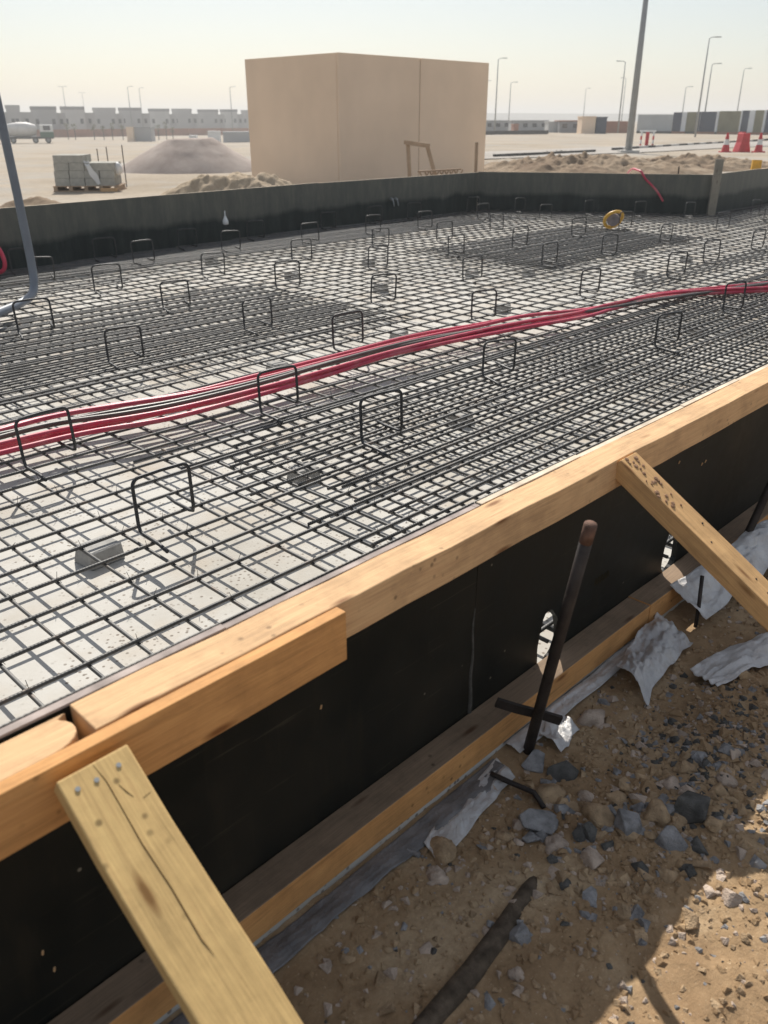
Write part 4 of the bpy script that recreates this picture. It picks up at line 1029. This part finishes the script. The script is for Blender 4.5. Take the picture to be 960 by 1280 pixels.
# villas: tower block with dark parapet band, lower wing, windows
VPX = [(-34, -4), (10, 26), (41, 71), (78, 106), (118, 145), (150, 177), (187, 212), (216, 240), (248, 273), (276, 297), (302, 326), (332, 354)]
VN = ['first', 'second', 'third', 'fourth', 'fifth', 'sixth', 'seventh', 'eighth', 'ninth', 'tenth', 'eleventh', 'twelfth']
for i, (a, b) in enumerate(VPX):
    d = 204 + (a-41)/38*12.0; p = P((a+b)/2, d); w_ = (b-a)/1037.4*d; mt = 'villa' if i % 3 else 'villa_pale'
    root = empty('villa', p, FACE+math.atan2(480-(a+b)/2, 1147), 'grey flat-roofed villa, %s tower from the left in the far row' % VN[max(0, i-1)] if i else 'grey villa at the left end of the far row, partly out of view', 'villa', 'row of grey villas on the horizon')
    ht = 4.55 - p.z + (.12 if i % 2 else 0)
    mb = MB(); mb.box(-w_/2, w_/2, 0, 5, -.5, ht-.75); mb.build('tower', M[mt], root)
    mb = MB(); mb.box(-w_/2-.12, w_/2+.12, -.12, 5.1, ht-.749, ht); mb.build('parapet', M['villa_top' if i % 3 != 1 else 'villa'], root)
    nxt = VPX[i+1][0] if i+1 < len(VPX) else b+6; g_ = max(2.0, (nxt-b)/1037.4*d)
    mb = MB(); mb.box(w_/2+.003, w_/2+g_, 1.2, 5, -.5, ht-1.45); mb.build('wing', M['villa'], root)
    for x, z in ((w_/2-.9, ht*.42), (w_/2+g_*.45, ht*.42), (-w_/2+1.2, ht*.42)):
        y = -.03 if x < w_/2 else 1.17
        mb = MB(); mb.box(x-.42, x+.42, y, y+.06, z, z+1.25); f = mb.build('window', M['villa_top'], root)
        mb = MB(); mb.box(x-.34, x+.34, y-.01, y+.03, z+.08, z+1.17); mb.build('pane', M['glass_dark'], f)
# estate wall and gate posts
wl = empty('estate_wall', P(60, 186), 0, 'long low red-brown estate wall in front of the villas', 'wall')
for i in range(9):
    a = P(-60+i*42, 184+i*6.0); b = P(-60+(i+1)*42, 184+(i+1)*6.0); mb = MB(); dd = (b-a).normalized()*.05
    mb.obox(a+dd, b-dd, .25, a.z-.4, a.z+1.75); mb.build('wall_bay', M['brick_red'], wl, True)
for i, (px, h) in enumerate(((82, 3.0), (91, 3.1), (115, 2.9), (127, 2.6), (138, 3.2), (151, 2.8), (196, 2.8), (206, 3.4), (214, 2.4))):
    p = P(px, 178); root = empty('sapling', p, 0, 'dark young tree before the red wall, ' + ['just right of the mixer truck', 'second right of the mixer truck', 'below the fourth villa tower', 'between the third and fourth villa towers', 'right of the fourth tower', 'left of the two lamps', 'right of the grey store', 'tallest right of the grey store', 'last one before the gravel heap'][i], 'young tree', 'young trees along the estate wall')
    mb = MB(); mb.tube([(0,0,-.2), (.03,0,h*.5), (0,.02,h*.75)], [.09, .07, .04], 6); mb.build('trunk', M['post_dark'], root)
    mb = MB(); rr = random.Random(i)
    for q in range(60):
        g = rr.uniform(0, 6.28); r0 = rr.uniform(0, .6); z = h*.62 + rr.uniform(0, h*.42); c = Vector((r0*math.cos(g), r0*math.sin(g), z)); s = rr.uniform(.12, .26)
        a1 = Vector((rr.gauss(0,1), rr.gauss(0,1), rr.gauss(0,1))).normalized(); b1 = a1.orthogonal().normalized()
        mb.add([c-a1*s, c+b1*s*.5, c+a1*s, c-b1*s*.5], [(0,1,2,3)])
    mb.build('crown', M['scrub'], root)
shed(156, 164, 165, 2.5, 'kiosk', 'narrow beige pillar-like hut under the villa row', 'hut', 'site_hut', dpt=1.5)
shed(165, 187, 166, 2.5, 'villa', 'grey store box under the villa row', 'store', 'grey_store', 'villa_top')
tk = shed(258, 272, 150, 1.95, 'white_plastic', 'larger white tank right of the gravel heap top', 'water tank', 'water_tank', dpt=2)
shed(234, 243, 155, 1.15, 'white_plastic', 'smaller white tank just above the gravel heap', 'water tank', 'water_tank', dpt=1.5)
shed(277, 325, 158, 1.75, 'villa', 'long low grey-green shelter at the left edge of the kiosk', 'shelter', 'low_shelter', 'hoard_grey')
# little dark specks of rubble on the sand
# concrete mixer truck
mx = empty('mixer_truck', P(30, 152), FACE+.38, 'concrete mixer truck with a pale drum and green cab at the left', 'mixer truck')
def part(nm, mat, fn, **kw):
    mb = MB(); fn(mb); return mb.build(nm, M[mat], mx, **kw)
part('chassis', 'truck_dark', lambda m_: m_.box(-4.9, 4.6, -.9, .9, .75, 1.1))
part('drum', 'drum', lambda m_: [m_.lathe([(.5, -3.6), (.9, -3.4), (1.25, -1.4), (1.25, .2), (.85, 1.7), (.4, 1.9)], (0, 0, 2.3), 20, axis='x')], smooth=True)
part('hopper', 'truck_dark', lambda m_: (m_.box(-4.8, -3.7, -.6, .6, 2.3, 3.4), m_.box(-4.4, -4.1, -.3, .3, 1.1, 2.3)))
cab = part('cab', 'white_paint', lambda m_: m_.box(2.4, 4.7, -1.1, 1.1, 1.9, 3.1), bevel=.08)
mb = MB(); mb.box(2.38, 4.72, -1.12, 1.12, 1.0, 1.898); mb.build('lower_cab', M['truck_green'], mx)
mb = MB(); mb.box(3.0, 4.2, -1.13, -1.09, 2.2, 2.95); mb.build('side_window', M['glass_dark'], cab)
mb = MB(); mb.box(4.69, 4.74, -.9, .9, 2.15, 2.95); mb.build('windscreen', M['glass_dark'], cab)
for x in (-3.6, -2.4, 1.4, 3.6):
    for y in (-.95, .95):
        mb = MB(); N = 16
        mb.add([(x+.52*math.cos(2*math.pi*q/N), y+s*.16, .52+.52*math.sin(2*math.pi*q/N)) for s in (-1, 1) for q in range(N)],
               [tuple(range(N)), tuple(range(N, 2*N))[::-1]] + [(q, q+N, (q+1) % N+N, (q+1) % N) for q in range(N)])
        t_ = mb.build('wheel', M['truck_dark'], mx)
        mb = MB(); mb.add([(x+.26*math.cos(2*math.pi*q/N), y+s*.18, .52+.26*math.sin(2*math.pi*q/N)) for s in (-1, 1) for q in range(N)],
               [tuple(range(N)), tuple(range(N, 2*N))[::-1]] + [(q, q+N, (q+1) % N+N, (q+1) % N) for q in range(N)]); mb.build('hub', M['lamp_steel'], t_)
# scrub tufts on sand
def tuft(px, d, s, label):
    p = P(px, d); mb = MB(); rr = random.Random(px)
    for q in range(40):
        g = rr.uniform(0, 6.28); r0 = s*rr.random(); c = Vector((p.x+r0*math.cos(g)*1.6, p.y+r0*math.sin(g), p.z+.03)); t = Vector((rr.uniform(-.2, .2), rr.uniform(-.2, .2), rr.uniform(.05, .13)*s*1.3)); n_ = Vector((rr.uniform(-.04, .04), rr.uniform(-.04, .04), 0))*2
        mb.add([c-n_, c+n_, c+t], [(0,1,2)])
    tag(mb.build('scrub_tuft', M['scrub']), label, 'shrub', 'dry scrub tufts on the sand')
tuft(661, 46.5, .5, 'dry scrub tuft behind the dark kerb, left one'); tuft(705, 49, .7, 'dry scrub tuft behind the dark kerb, wider right one')
# far ridge and hazy far tree belt
mb = MB(); prev = None; N = 90
for i in range(N+1):
    px = -250 + i*16; p = at(px, 950); h = (8.6 + 2.6*float(fbm(np.array(i*.09), np.array(.4), 4, 8))) * (1 if px > 590 else .6)
    q = at(px, 1150)
    mb.v += [(p.x, p.y, -6), (p.x+(q.x-p.x)*.3, p.y+(q.y-p.y)*.3, h*.92), (q.x, q.y, h)]
for i in range(N):
    a = i*3; mb.f += [(a, a+3, a+4, a+1), (a+1, a+4, a+5, a+2)]; mb.m += [0, 0]
tag(mb.build('hills', M['hill'], smooth=True), kind='structure')

# ------------------------------------------------------------ haze
k = bpy.data.materials.new('haze_air'); k.use_nodes = True; t = k.node_tree
for n_ in list(t.nodes):
    if n_.type == 'BSDF_PRINCIPLED': t.nodes.remove(n_)
pv = t.nodes.new('ShaderNodeVolumePrincipled'); pv.inputs['Color'].default_value = (.93, .92, .90, 1); pv.inputs['Density'].default_value = .0011; pv.inputs['Anisotropy'].default_value = .2
t.links.new(pv.outputs[0], t.nodes['Material Output'].inputs['Volume'])
mb = MB(); mb.box(-2700, 2700, -2700, 2700, -12, 26); tag(mb.build('haze', k), kind='stuff')
